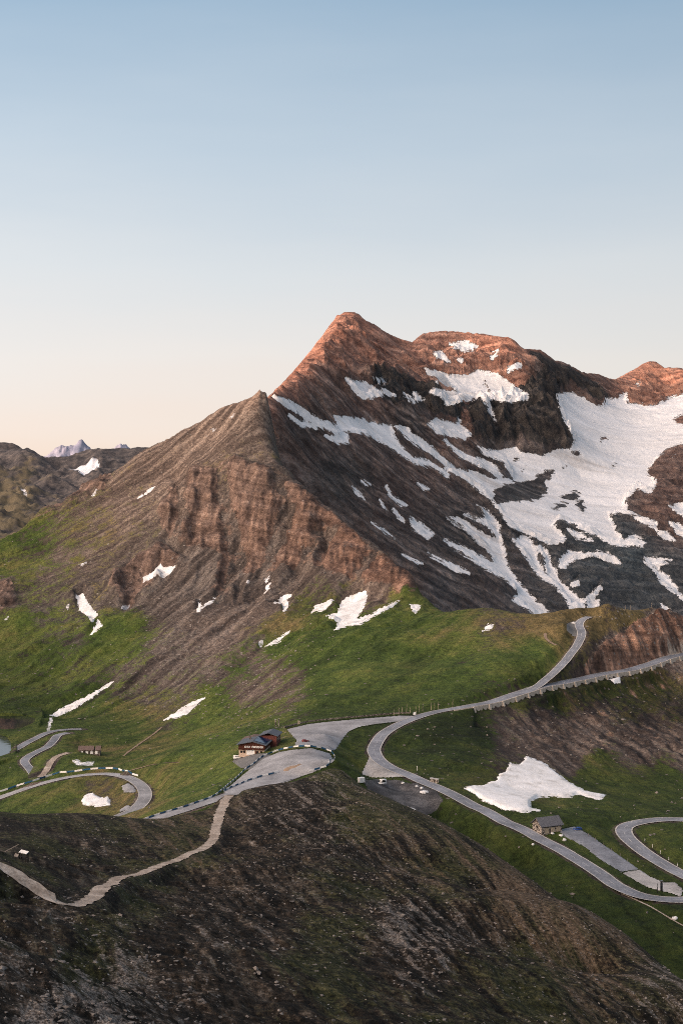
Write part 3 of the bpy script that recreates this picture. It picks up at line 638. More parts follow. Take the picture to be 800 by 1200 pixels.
T.attrs['pale'] = paint([(290,475,.9),(250,500,1),(200,550,.9),(150,590,.8),(100,630,.6),(300,520,.5),(320,540,.3),(280,600,.2),(200,650,.15),(250,700,.05),(250,740,.35),(270,720,.45),(300,780,.4),(200,780,.15),(330,790,.6),(150,720,.05),(100,720,.05),(690,840,.55),(650,865,.35),(700,880,.6),(610,850,.35),(750,870,.5),(790,880,.4),(720,860,.25),(670,850,.45),(680,812,0),(640,815,.1),(760,805,.1),(720,825,.2),(800,820,.2),(300,650,.1),(400,700,.4),(560,840,.4),(740,735,0),(720,755,.1),(770,725,0),(770,752,.45),(795,760,.8),(795,740,.3),(705,772,.55),(690,785,.3),(440,690,.6)], px, py)
T.attrs['left'] = np.clip(paint([(300,475,1),(250,500,1),(200,540,1),(150,570,1),(100,610,1),(50,650,1),(0,670,1),(200,580,.9),(150,620,.9),(260,530,.9),(300,520,.7),(100,660,.7),(50,700,.5),(0,740,.4),(150,670,.3),(220,620,.4),(300,570,.2),(310,540,.4),(350,600,0),(250,660,0),(200,700,0),(100,730,.1),(50,780,0),(300,700,0),(400,700,0),(150,800,0),(400,780,0),(600,760,0)], T.PX, T.PY), 0, 1) * (T.Y > 1150)
T.attrs['right'] = sstep(520, 600, px) * sstep(1250, 1150, T.Y)
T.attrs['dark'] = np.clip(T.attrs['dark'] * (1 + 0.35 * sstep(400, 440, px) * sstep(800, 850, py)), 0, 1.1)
T.attrs['snow'] = sdf_polys(T_TINY, px, py, 8)

calm_px = sdf_polys([A_PLAZA, A_LOBE, A_HUT, A_CONC, A_PAD, A_YARD, A_HOUSE, A_LAY1, A_LAY2, A_HILLP], px, py, 8)
calm = sstep(-1, 7, calm_px)
snow_px = sdf_polys([p for _, p in PATCHES], px, py, 8)
calm = np.minimum(calm, 0.12 + 0.88 * sstep(-3, 4, snow_px))
X, Y, Z = T.X, T.Y, T.Z.copy()
isM = sstep(1020, 1250, Y) * sstep(560, 480, px)
cliffA = sstep(9, -9, sdf_polys(CL_A, px, py, 16)) * (Y > 1200)
Z -= 9.0 * sstep(9, -5, sdf_polys(CHUTES, px, py, 16)) * (Y > 1200)
cliffB = sstep(4, -4, sdf_polys(CL_B, px, py, 16)) * (Y > 900)
cliffC = sstep(12, -6, sdf_polys(CL_C, px, py, 16)) * (Y > 780)
# fall-line coordinates of the big face
al = -0.46 * X - 0.89 * Y; ac = 0.89 * X - 0.46 * Y
wob = fbm(X / 130, Y / 130, 3, 3) * 22
LW = T.attrs['left']
bl = -0.90 * X - 0.44 * Y; bc = 0.44 * X - 0.90 * Y
gul = ridged((ac + wob) / 62, al / 420, 5, 11) * (1 - LW) + ridged((bc + wob) / 50, bl / 420, 5, 12) * LW
gul2 = ridged((ac + wob * .5) / 21, al / 150, 4, 21) * (1 - LW) + ridged((bc + wob * .4) / 17, bl / 160, 4, 22) * LW * 0.8
dz = isM * (gul * 7.5 + gul2 * 2.2 + fbm(X / 45, Y / 45, 6, 31) * 3.0)
vert = ridged(px * Y / FPX / 26 + wob / 40, Y / 90, 5, 41)
wx = px * Y / FPX
wv_ = fbm(X / 70, Y / 70, 3, 44)
dz += cliffA * (ridged((wx + al * .22) / 66 + wv_ * .22, al / 700, 3, 43, 0.42) * 26 + ridged((wx + al * .3) / 21 + wv_ * .3, al / 260, 3, 45, 0.45) * 8 - 10 + ridged(X / 13, Y / 13, 3, 47) * 2.0)
dz += (1 - isM) * (fbm(X / 85, Y / 85, 6, 51) * 2.4 + fbm(X / 15, Y / 15, 4, 57) * 0.5)
dz += cliffB * (ridged((X * .9 + Y * .45) / 19 + fbm(X / 30, Y / 30, 3, 62) * .4, (Y * .9 - X * .45) / 80, 4, 61, 0.45) * 9.0 - 1.5 + ridged(X / 9, Y / 9, 4, 63) * 2.0)
dz += cliffC * (ridged((X * .98 + Y * .2) / 24 + fbm(X / 50, Y / 50, 3, 73) * .5, (Y * .98 - X * .2) / 120, 5, 71) * 4.5 + fbm(X / 8, Y / 8, 4, 77) * 0.9)
# keep the skylines where they are
Z += dz * calm
# rock ledges
zt = Z + 0.16 * X + fbm(X / 170, Y / 170, 3, 81) * 16 + fbm(X / 25, Y / 25, 3, 85) * 3
stp = 19.0
fr = zt / stp - np.floor(zt / stp)
Z += cliffA * calm * (sstep(0.3, 0.7, fr) - fr) * stp * 0.36 * sstep(-0.5, 0.4, fbm(X / 110, Y / 110, 3, 88))
for k, (ln, w) in LINES.items():
    dist, hz, sd = near_line(ln, X, Y, 46, True)
    a = sstep(w / 2 + 11, w / 2 + 1.4, dist)
    Z = Z * (1 - a) + hz * a
    wall = (k == 'main') & (px > 555) & (py < 870) & (Y > 900)
    w2 = np.where(wall, 5.6, w / 2 + 1.6)
    low = hz - np.where(wall, 2.6, 0.0) - 0.22 * np.maximum(dist - w2, 0)
    Z = np.where(wall & (dist < 46) & (dist > w2) & (sd < -1.0), np.minimum(Z, low), Z)
    T.attrs['grass'] = np.where(dist < w / 2 + 2.2, np.minimum(T.attrs['grass'], 0.45), T.attrs['grass'])
for ln, w, m_ in FOOTS:
    dist, hz = near_line(ln, X, Y, 9)
    a = sstep(w / 2 + 5, w / 2 + 0.8, dist); Z = Z * (1 - a) + hz * a
WL = -193.0
pond = np.minimum(sdf_polys([POND1], px, py, 8), sdf_polys([POND2], px, py, 8))
pm = (Y > 900) & (px < 120) & (py < 915)
Z = np.where(pm & (pond < 0), np.minimum(Z, WL - 1.0 + pond * 0.4), np.where(pm & (pond < 7), np.maximum(Z, WL + 0.15 + pond * 0.12), Z))
T.Z = Z
bound = np.interp(px, [-300, 0, 60, 120, 200, 260, 330, 420, 500, 540], [842, 838, 842, 845, 848, 846, 838, 800, 742, 715])
isMt = (py < bound) & (px < 540) & (Y > 980) | (Y > 1235)
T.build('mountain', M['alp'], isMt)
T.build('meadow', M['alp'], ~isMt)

# ------------------------------------------------------------------ foreground hillside
PATH = [(-30,1000,287),(0,1013,289),(20,1026,288),(40,1040,287),(58,1054,285),(75,1062,286),(93,1062,292),(110,1054,310),(130,1038,345),(150,1027,378),(180,1018,410),(210,1008,440),(235,997,475),(250,984,512),(255,965,570),(262,946,618),(269,933,655)]
SK_F = [(-200,975,470),(-100,968,520),(0,966,545),(40,962,556),(85,957,570),(130,961,580),(180,961,592),(225,953,622),(258,944,650),(300,929,692),(330,919,706),(360,909,722),(393,896,733),(405,903,722),(430,925,700),(455,942,684),(500,967,655),(550,998,615),(600,1029,575),(650,1061,535),(700,1094,495),(750,1126,460),(800,1159,425),(850,1192,395),(950,1250,350)]
SK_F = dense(SK_F, 8)
c = pts(PATH) + pts(SK_F)
for q in SK_F:
    x, y, z = P(*q); drop = 1.0 if q[0] > 390 or q[0] < 240 else 0.55
    c += [(x * 1.07, y * 1.07, z - 32 * drop), (x * 1.25, y * 1.25, z - 120)]
c += pts([(0,990,345),(0,977,430),(60,1000,370),(100,1000,420),(60,975,480),(150,985,490),(200,985,500),(200,968,560),(20,1000,310),
 (0,1100,200),(0,1200,150),(100,1130,235),(100,1200,165),(200,1100,270),(200,1200,185),(200,1040,385),(300,1200,210),(300,1100,300),(300,1000,450),(320,950,600),(400,1200,235),(400,1100,330),(400,1000,480),(400,930,630),(360,920,690),
 (500,1200,265),(500,1100,368),(500,1020,510),(600,1200,295),(600,1110,400),(600,1060,490),(700,1200,322),(700,1140,405),(800,1200,350),(0,1400,90),(400,1400,140),(800,1400,200),(-200,1200,130),(-200,1050,230),(1000,1300,330),(-250,1400,80),(1050,1400,260)])
Fg = Layer(c, -270, 1070, 1000, 66, 930, 1000)
pxs = spline(pts(PATH), 1.5)
Ff = lambda x, y: rbf_eval(Fg.fit, np.stack([np.asarray(x) / np.asarray(y) * FPX / 100, np.log(y) / WS], 1))
pxs[:, 2] = smooth1(Ff(pxs[:, 0], pxs[:, 1]), 9)
px, py, X, Y = Fg.PX, Fg.PY, Fg.X, Fg.Y
Fg.attrs['grass'] = paint([(50,985,.45),(150,975,.5),(220,975,.6),(200,950,.5),(30,1030,.4),(100,1020,.35),(60,1090,.3),(100,1120,.55),(150,1140,.4),(200,1160,.2),(50,1170,0),(100,1200,-.05),(250,1060,.2),(330,1000,.3),(300,1080,.2),(380,1120,.6),(330,1180,.3),(420,1050,.4),(450,1000,.45),(430,950,.6),(520,1000,.5),(480,1080,.1),(550,1080,.2),(650,1120,.55),(550,1160,.5),(700,1150,.45),(780,1170,.4),(400,915,.6),(350,950,.1),(600,1190,.5)], px, py)
Fg.attrs['stone'] = paint([(50,985,.1),(150,985,.25),(180,975,.3),(220,1000,.1),(60,1100,.35),(30,1140,.45),(60,1180,.75),(130,1190,.7),(200,1185,.45),(230,1050,.35),(280,1080,.4),(330,1000,.35),(350,950,.5),(370,980,.45),(340,1170,.1),(400,1060,.3),(480,1080,.6),(500,1100,.55),(430,1150,.15),(560,1170,.2),(620,1100,.35),(440,980,.35),(520,1010,.2),(700,1130,.3),(770,1160,.5),(600,1050,.3),(650,1180,.2)], px, py)
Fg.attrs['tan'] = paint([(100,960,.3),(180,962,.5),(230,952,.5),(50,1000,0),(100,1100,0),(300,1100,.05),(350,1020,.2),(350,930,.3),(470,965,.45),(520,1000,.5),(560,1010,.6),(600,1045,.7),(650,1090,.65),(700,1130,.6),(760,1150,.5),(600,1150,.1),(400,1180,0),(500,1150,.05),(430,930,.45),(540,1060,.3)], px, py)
dz = fbm(X / 60, Y / 60, 5, 101) * 2.6
s_al = 0.28 * X - 0.96 * Y; s_ac = 0.96 * X + 0.28 * Y
dz += ridged(s_ac / 16 + fbm(X / 40, Y / 40, 3, 107) * .7, s_al / 60, 5, 111) * 1.2
dz += fbm(X / 6, Y / 6, 5, 121) * 0.6
out = sstep(0.35, 0.7, Fg.attrs['stone'] + fbm(X / 22, Y / 22, 4, 131) * 0.35)
dz += out * (ridged(X / 6.5, Y / 6.5, 5, 141) * 0.9)
edge = sstep(640, 700, Y) * sstep(395, 330, px) * sstep(270, 300, px)
dz *= (1 - 0.7 * edge)
sf = np.array(SK_F); crest = np.interp(px, sf[:, 0], sf[:, 1]); cd = np.interp(px, sf[:, 0], sf[:, 2])
dz = dz - 1.5
dz = np.where(Y > cd * 0.995, np.minimum(dz, 0) - 0.6, dz * (0.16 + 0.84 * sstep(2, 50, py - crest)) - 0.3)
Z = Fg.Z + dz * np.clip(Y / 200, 0.4, 1.0)
dist, hz, sd = near_line(pxs, X, Y, 26, True)
Z = np.where((dist < 26) & (sd < 0), np.minimum(Z, hz - 0.35 + 0.4 * np.maximum(dist - 6, 0)), Z)
a = sstep(6.5, 2.2, dist)
Z = Z * (1 - a) + hz * a
Fg.Z = Z
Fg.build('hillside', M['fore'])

# ------------------------------------------------------------------ snowy peak behind
SK_P = [(312,466,1860),(318,464,1880),(325,455,1950),(335,446,2050),(342,438,2150),(350,430,2250),(358,420,2380),(365,412,2500),(372,402,2650),(378,395,2800),(384,386,2930),(390,378,3050),(395,370,3150),(403,367,3200),(415,367,3230),(420,370,3245),(425,375,3260),(440,383,3320),(455,393,3380),(470,400,3430),(483,403,3460),(490,397,3450),(497,392,3440),(520,390,3420),(545,391,3400),(570,393,3370),(595,396,3320),(602,400,3320),(612,409,3370),(620,410,3400),(632,411,3430),(640,417,3460),(650,425,3520),(658,425,3560),(666,427,3600),(674,433,3660),(682,438,3720),(692,439,3760),(702,441,3800),(712,445,3860),(720,447,3900),(735,439,3950),(750,430,3980),(760,425,4000),(768,426,4000),(778,433,4000),(795,432,3980),(810,434,3950),(840,428,3900),(880,440,3900),(950,420,3900),(1030,430,3900)]
SK_P = [(270,500,1760),(292,484,1800)] + SK_P
SK_P = dense(SK_P, 5)
c = pts(SK_P)
for q in SK_P:
    x, y, z = P(*q)
    if q[0] < 402:
        c += [(x - 0.016 * y, y, z - 0.020 * y), (x - 0.05 * y, y, z - 0.075 * y)]
    else:
        c += [(x * 1.05, y * 1.05, z - 150), (x * 1.2, y * 1.2, z - 520)]
c += pts([(400,400,2950),(392,392,3000),(380,430,2500),(360,450,2200),(345,470,2000),(430,420,2950),(430,450,2700),(415,390,3120),(440,405,3100),(400,470,2350),(380,490,2120),(360,510,1980),(340,500,1900),(350,530,1860),(450,480,2500),(470,440,2980),(470,415,3250),(500,430,3150),(500,470,2800),(480,500,2450),(440,520,2250),(420,550,2020),(400,580,1880),(470,560,2150),(470,600,1980),(450,640,1750),(500,660,1800),(510,700,1680),(530,620,2080),(520,580,2250),(530,540,2500),(560,680,1850),(600,715,1850),(560,600,2350),(560,640,2100),(600,660,2100),
 (560,450,3130),(540,470,2990),(600,466,3090),(560,420,3270),(520,415,3280),(520,445,3120),(600,430,3220),(610,415,3290),(580,480,2960),(640,480,3000),(660,515,2870),(630,520,2820),(580,530,2750),(550,510,2720),(620,440,3150),(640,440,3300),(660,460,3350),(650,472,3200),(660,495,3060),(700,470,3500),(680,490,3250),(680,450,3600),(730,470,3700),(770,472,3800),(800,465,3750),(740,500,3350),(700,530,3000),(680,560,2800),(740,560,2850),(780,540,3000),(800,520,3100),(620,570,2650),(640,600,2450),(700,600,2580),(760,600,2620),(800,580,2750),(660,640,2300),(720,650,2280),(780,650,2330),(620,690,2000),(680,700,2000),(740,700,2050),(800,700,2100),(860,700,2150),(860,600,2700),(900,500,3200),(640,735,1830),(700,750,1850),(800,750,1880),(500,730,1600),(900,740,1900),(1000,650,2400),(1000,520,3200)])
for px_, d_, z_ in [(230,1500,-330),(420,1500,-330),(560,1500,-330),(650,1500,-340),(750,1500,-350),(850,1500,-350),(1000,1500,-350),(620,1680,-240),(720,1680,-260),(820,1680,-270),(950,1700,-270)]:
    c.append(((px_ - 400) / FPX * d_, d_, z_))
K = Layer(c, 230, 1000, 800, 1500, 4900, 800)
px, py, X, Y, Z = K.PX, K.PY, K.X, K.Y, K.Z.copy()
sn = sdf_polys(S_M2, px, py, 8); ho = sdf_polys(H_M2, px, py, 8)
K.attrs['snow'] = np.maximum(sn, -ho)
CL_K = [[(545,480),(560,468),(600,470),(640,440),(622,425),(604,400),(632,412),(652,428),(668,430),(690,445),(715,470),(705,477),(690,470),(668,458),(655,465),(664,495),(674,516),(668,527),(640,530),(610,522),(580,528),(555,520)], [(425,445),(470,450),(520,470),(545,480),(540,500),(500,490),(450,480)]]
ck = sstep(6, -6, sdf_polys(CL_K, px, py, 16))
K.attrs['cliff'] = ck * sstep(430, 470, py + (px - 600) * 0.0 + np.where(px > 615, 40, 0))
K.attrs['red'] = np.clip(paint([(400,375,1),(370,410,1),(340,445,.9),(400,420,.8),(430,400,.9),(460,420,.7),(500,410,1),(560,410,1),(600,420,1),(560,430,1),(590,450,.9),(560,470,.6),(420,460,.2),(380,470,.15),(360,500,.05),(400,560,0),(480,500,.05),(640,450,.05),(680,450,.3),(700,455,.35),(740,440,1),(770,450,1),(800,450,1),(795,490,.7),(780,545,.5),(800,580,.35),(580,520,.05),(640,510,.05),(600,600,.05),(700,650,0),(540,620,.05),(480,620,.1)], px, py), 0, 1)  # reddish rock on the sunlit tops, sun glow partly put into the colour
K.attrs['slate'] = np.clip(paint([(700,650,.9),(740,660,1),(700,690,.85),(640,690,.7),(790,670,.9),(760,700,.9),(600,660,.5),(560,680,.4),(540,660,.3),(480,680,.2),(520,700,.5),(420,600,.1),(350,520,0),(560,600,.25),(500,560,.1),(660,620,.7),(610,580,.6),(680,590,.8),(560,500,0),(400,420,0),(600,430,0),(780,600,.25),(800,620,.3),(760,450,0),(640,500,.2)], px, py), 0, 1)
calm = 0.22 + 0.78 * sstep(-4, 2, sn)
rot = np.radians(-14)
a1 = X * np.cos(rot) - Y * np.sin(rot); a2 = X * np.sin(rot) + Y * np.cos(rot)
wob = fbm(X / 260, Y / 260, 3, 203) * 60
lowr = sstep(2500, 2200, Y) * sstep(560, 520, px)
dz = ridged(a2 / 95 + wob / 120, a1 / 420, 6, 211) * (12 + 8 * sstep(2000, 3000, Y)) * (1 - 0.5 * lowr) + ridged(X / 60, Y / 60, 5, 221) * 7 * (1 - 0.6 * lowr) + fbm(X / 18, Y / 18, 4, 231) * 2.0
high = sstep(60, 200, Z)
dz += high * (ridged((X + wob) / 80, Y / 190, 6, 241) * 22 - 6)
dz += ck * (ridged((X + wob * .6) / 58, Y / 120, 5, 251) * 34 - 8)
sk = np.array(SK_P, float)
crest_y = np.interp(px, sk[:, 0], sk[:, 1])
crest_d = np.interp(px, sk[:, 0], sk[:, 2])
keep = sstep(-2, 34, py - crest_y)
dz = dz * (0.10 + 0.90 * keep)
beyond = (Y > crest_d * 1.004) & (px > 400)
dz = np.where(beyond, np.minimum(dz, 0) - 6, dz)
Z += dz * calm
jag = ridged(px / 9, Y / 70, 4, 261) * 2.6 + ridged(px / 30, Y / 200, 3, 267) * 2.0
cap = np.where(px > 316, ray(px, np.maximum(crest_y - 1.2 + 1.6 - jag * 0.9, crest_y - 2.5))[1] * Y, 1e6)
Z = np.minimum(Z, cap)
K.Z = Z
px, py = project(X, Y, Z)
K.attrs['snow'] = np.maximum(sdf_polys(S_M2, px, py, 8), -sdf_polys(H_M2, px, py, 8))
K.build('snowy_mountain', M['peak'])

# ------------------------------------------------------------------ distant ranges
SK_D = [(-150,505),(-60,515),(-20,519),(0,520),(14,520),(21,523),(26,531),(32,526),(42,531),(52,539),(60,541),(80,538),(100,533),(112,530),(121,530),(130,537),(150,531),(165,529),(180,531),(220,540),(300,550)]
c = []
for a, b in SK_D:
    d = 4600 if a < 24 else 4000
    c += [P(a, b, d)]; x, y, z = P(a, b, d); c += [(x * 1.08, y * 1.08, z - 160), (x * 1.3, y * 1.3, z - 500)]
c += pts([(0,560,3700),(30,560,3600),(60,570,3650),(92,552,3800),(100,572,3500),(120,560,3650),(140,560,3500),(150,600,2900),(0,600,3000),(50,610,2900),(20,640,2500),(-100,600,3000),(-150,560,3600),(200,600,2900),(300,600,3000),(75,550,3800),(35,545,3800),(70,600,3050),(100,590,3300),(85,575,3450),(55,585,3250),(15,585,3300)])
c += [((a - 400) / FPX * d, d, z) for a, d, z in ((-260,2200,-360),(-100,2200,-360),(30,2200,-370),(120,2200,-370),(230,2200,-380))]
D1 = Layer(c, -260, 230, 300, 2200, 6200, 320)
px, py, X, Y = D1.PX, D1.PY, D1.X, D1.Y
D1.attrs['snow'] = sdf_polys(S_D1, px, py, 8)
D1.attrs['grass'] = paint([(0,560,.6),(30,560,.55),(60,590,.4),(20,600,.7),(100,540,.05),(140,540,.1),(120,560,.1),(60,550,.3),(10,530,.1)], px, py)
dz = ridged((X + Y * .35) / 240, (Y - X * .35) / 520, 6, 301, 0.52) * 52 + fbm(X / 40, Y / 40, 4, 311) * 6
D1.Z = D1.Z + (dz - 10) * (0.3 + 0.7 * sstep(-4, 2, D1.attrs['snow'])) * np.clip((py - 520) / 25, 0.35, 1)
D1.build('distant_hills', M['far'])
SK_B = [(-200,548),(0,548),(30,545),(50,540),(58,533),(68,527),(75,525),(82,528),(92,521),(98,518),(104,522),(110,530),(118,536),(126,535),(134,527),(140,522),(147,523),(155,527),(165,530),(200,545),(400,550)]
c = []
for a, b in SK_B:
    x, y, z = P(a, b, 12000); c += [(x, y, z), (x * .9, y * .9, z - 420), (x * .7, y * .7, -700), (x * 1.12, y * 1.12, z - 500), (x * 1.3, y * 1.3, -800)]
D2 = Layer(c, -260, 330, 420, 9000, 15000, 90)
D2.Z = D2.Z + ridged(D2.X / 230, D2.Y / 900, 6, 331, 0.6) * 60 - 25
D2.build('far_peaks', M['blue'])

# the broad valley bottoms below everything, out to the horizon
bm = bmesh.new()
ring = [bm.verts.new((60000 * math.cos(t), 60000 * math.sin(t), -620)) for t in np.linspace(0, 2 * math.pi, 64, endpoint=False)]
bm.faces.new(ring); me = bpy.data.meshes.new('ground'); bm.to_mesh(me); bm.free()
me.materials.append(simple('valley_floor', (0.05, 0.06, 0.035), 0.4, 400)); o = bpy.data.objects.new('ground', me); COL.objects.link(o); o['kind'] = 'structure'

# ------------------------------------------------------------------ unseen ridge added in the east, crest shaped to keep the valley in shadow
SUN_EL = math.radians(7.0)
HX, HY = -0.862, -0.507
TANE = math.tan(SUN_EL)
def ridge_h(t):
    tt = [-4000, 0, 1100, 1514, 1767, 2200, 2525, 2931, 3600, 6000]
    zz = [60, 60, 66, 74, 96, 130, 190, 150, 140, 140]
    ss = [0, -300, -560, -778, -942, -1400, -1822, -2600, -2900, -3500]
    return np.interp(t, tt, zz) + TANE * (3600 - np.interp(t, tt, ss))
nt, ns = 260, 60
tv = np.linspace(-3500, 5200, nt); sv = np.linspace(2300, 5400, ns)
TT, SS = np.meshgrid(tv, sv)
prof = np.where(SS < 3600, sstep(2300, 3600, SS) ** 0.8, 1 - 0.8 * sstep(3600, 5400, SS))
ZZ = -600 + (ridge_h(TT) + 600) * prof + ridged(TT / 420, SS / 420, 5, 401) * 60 * (1 - np.exp(-((SS - 3600) / 260.0) ** 2)) + ridged(TT / 130, SS / 300, 4, 411) * 14
er = Layer.__new__(Layer); er.X = SS * HX + TT * (HY); er.Y = SS * HY - TT * HX; er.Z = ZZ
er.attrs = {'snow': np.full(ZZ.shape, 8.0), 'grass': sstep(200, -200, ZZ)}
er.build('unseen_shadow_ridge', M['far'])

# ------------------------------------------------------------------ mesh helpers
def link(name, bm, mats, parent=None, smooth=False):
    me = bpy.data.meshes.new(name)
    bmesh.ops.recalc_face_normals(bm, faces=bm.faces)
    bm.to_mesh(me); bm.free()
    for m in (mats if isinstance(mats, list) else [mats]): me.materials.append(m)
    if smooth: me.polygons.foreach_set('use_smooth', [True] * len(me.polygons))
    o = bpy.data.objects.new(name, me); COL.objects.link(o)
    if parent is not None: o.parent = parent
    return o

def tag(o, label, cat, group=None):
    o['label'] = label; o['category'] = cat
    if group: o['group'] = group
    return o

def thing(name, label, cat, loc, rz=0.0, group=None):
    o = bpy.data.objects.new(name, None); COL.objects.link(o)
    o.location = loc; o.rotation_euler = (0, 0, rz); o.empty_display_size = 0.5
    return tag(o, label, cat, group)

def bx(bm, x0, x1, y0, y1, z0, z1, bev=0.0):
    r = bmesh.ops.create_cube(bm, size=1)
    bmesh.ops.scale(bm, vec=(x1 - x0, y1 - y0, z1 - z0), verts=r['verts'])
    bmesh.ops.translate(bm, vec=((x0 + x1) / 2, (y0 + y1) / 2, (z0 + z1) / 2), verts=r['verts'])
    if bev:
        es = list({e for v in r['verts'] for e in v.link_edges})
        bmesh.ops.bevel(bm, geom=es, offset=bev, segments=2, affect='EDGES')

def box(*a, **k):
    bm = bmesh.new(); bx(bm, *a, **k); return bm

def prism(bm, prof, y0, y1, axis='y'):
    """extrude an (x, z) outline along y (or a (y, z) outline along x)"""
    f = (lambda a, b, t: (a, t, b)) if axis == 'y' else (lambda a, b, t: (t, a, b))
    A = [bm.verts.new(f(a, b, y0)) for a, b in prof]; B = [bm.verts.new(f(a, b, y1)) for a, b in prof]
    n = len(prof)
    bm.faces.new(A); bm.faces.new(B[::-1])
    for i in range(n): bm.faces.new((A[i], A[(i + 1) % n], B[(i + 1) % n], B[i]))

def cyl(bm, x, y, z0, z1, r0, r1=None, seg=10, axis='z'):
    r1 = r0 if r1 is None else r1
    m = Matrix.Translation((x, y, (z0 + z1) / 2)) if axis == 'z' else Matrix.Translation((x, y, z0)) @ Matrix.Rotation(math.pi / 2, 4, 'Y' if axis == 'x' else 'X')
    bmesh.ops.create_cone(bm, cap_ends=True, segments=seg, radius1=r0, radius2=r1, depth=(z1 - z0) if axis == 'z' else z1, matrix=m)

def copy_thing(o, loc, rz, label, group=None):
    c = o.copy(); COL.objects.link(c); c.location = loc; c.rotation_euler = (0, 0, rz)
    tag(c, label, o['category'], group or o.get('group'))
    for ch in list(o.children):
        k = ch.copy(); COL.objects.link(k); k.parent = c
        for g in ch.children:
            j = g.copy(); COL.objects.link(j); j.parent = k
    return c

def structure(o): o['kind'] = 'structure'; return o

def on(px, py, dmin=None):
    p = T.hit(px, py, dmin)[0]; return (p[0], p[1], float(T.z(p[0], p[1])))

# ------------------------------------------------------------------ draped sheets cut out of the terrain grid
T.PX, T.PY = project(T.X, T.Y, T.Z)
def sheet(name, poly, m, lift, slope, rough=0.0, lo=-1.2, span=0.14, dmin=None):
    p = np.array(poly, float)
    cx, cy = p.mean(0)
    d0 = T.hit(cx, cy, dmin)[0][1]
    hits = T.hit(p[:, 0], p[:, 1], dmin)[:, 1]
    a, b = max(hits.min() * 0.985, d0 / (1 + span * 2)), min(hits.max() * 1.015, d0 * (1 + span * 2))
    rows = np.nonzero((T.Y[:, 0] > a) & (T.Y[:, 0] < b))[0]
    cols = np.nonzero((T.u + 400 > p[:, 0].min() - 5) & (T.u + 400 < p[:, 0].max() + 5))[0]
    if len(rows) < 3: rows = np.arange(np.searchsorted(T.Y[:, 0], d0) - 3, np.searchsorted(T.Y[:, 0], d0) + 3)
    sl = np.ix_(rows, cols)
    X, Y, Z, PX, PY = T.X[sl], T.Y[sl], T.Z[sl], T.PX[sl], T.PY[sl]
    s = sdf_polys([poly], PX, PY, 8)
    if rough: s = s + (fbm(X / 9, Y / 9, 4, 77) + 0.6 * fbm(X / 3, Y / 3, 3, 78)) * rough
    zz = Z + np.clip(-s * slope, lo, lift)
    keep = s < 1.9
    idx = -np.ones(s.shape, int); verts = []; faces = []
    for j in range(s.shape[0] - 1):
        for i in range(s.shape[1] - 1):
            if keep[j, i] or keep[j, i + 1] or keep[j + 1, i] or keep[j + 1, i + 1]:
                q = []
                for jj, ii in ((j, i), (j, i + 1), (j + 1, i + 1), (j + 1, i)):
                    if idx[jj, ii] < 0:
                        idx[jj, ii] = len(verts); verts.append((X[jj, ii], Y[jj, ii], zz[jj, ii]))
                    q.append(idx[jj, ii])
                faces.append(q)
    me = bpy.data.meshes.new(name); me.from_pydata(verts, [], [[int(v) for v in f] for f in faces]); me.update()
    me.polygons.foreach_set('use_smooth', [True] * len(me.polygons)); me.materials.append(m)
    o = bpy.data.objects.new(name, me); COL.objects.link(o)
    return o

for lab, poly in PATCHES:
    o = sheet('snow_patch', poly, M['snow'], 0.9, 0.5, 0.55)
    tag(o, lab, 'snow patch', 'snow patches left on the slopes')

structure(sheet('parking_area', A_PLAZA, M['plaza'], 0.14, 0.5, 0, -0.6))
structure(sheet('parking_area', A_LOBE, M['plaza'], 0.16, 0.5, 0, -0.6))
structure(sheet('parking_area', A_HUT, M['asphalt'], 0.14, 0.5, 0, -0.6))
structure(sheet('concrete_apron', A_CONC, M['concrete'], 0.17, 0.5, 0, -0.6))
structure(sheet('concrete_apron', A_PAD, M['concrete'], 0.14, 0.5, 0, -0.6))
structure(sheet('gravel_yard', A_YARD, M['gravel'], 0.14, 0.4, 0.5, -0.6))
structure(sheet('parking_area', A_HOUSE, M['dark_asphalt'], 0.14, 0.5, 0, -0.6))
structure(sheet('lay_by', A_LAY1, M['plaza'], 0.1, 0.5, 0, -0.6))
structure(sheet('lay_by', A_LAY2, M['plaza'], 0.1, 0.5, 0, -0.6))
structure(sheet('lay_by', A_HILLP, M['dark_asphalt'], 0.12, 0.4, 0, -0.6))
structure(sheet('grass_verge', [(329,902),(340,897),(352,894),(357,895.5),(348,900),(334,905)], M['tan'], 0.5, 0.3, 0.4, -0.6))

# ------------------------------------------------------------------ roads
def tangent(l):
    t = np.gradient(l[:, :2], axis=0); t /= np.linalg.norm(t, axis=1)[:, None] + 1e-9
    return t
def ribbon(name, line, half, zoff, m, offset=0.0, jitter=0.0, crown=0.0):
    t = tangent(line); nrm = np.stack([t[:, 1], -t[:, 0]], 1)
    half = np.broadcast_to(half, len(line)); offset = np.broadcast_to(offset, len(line))
    bm = bmesh.new(); rows = []
    for i, p in enumerate(line):
        ja = half[i] * (1 + jitter * random.uniform(-1, 1)); jb = half[i] * (1 + jitter * random.uniform(-1, 1))
        r = []
        for s in (-ja, 0, jb):
            q = p[:2] + nrm[i] * (offset[i] + s)
            r.append(bm.verts.new((q[0], q[1], p[2] + zoff + (crown if s == 0 else 0))))
        rows.append(r)
    for a, b in zip(rows[:-1], rows[1:]):
        for k in range(2): bm.faces.new((a[k], a[k + 1], b[k + 1], b[k]))
    for f in bm.faces:
        if f.normal.z < 0: f.normal_flip()
    me = bpy.data.meshes.new(name); bm.normal_update()
    bm.to_mesh(me); bm.free(); me.materials.append(m)
    o = bpy.data.objects.new(name, me); COL.objects.link(o); return structure(o)

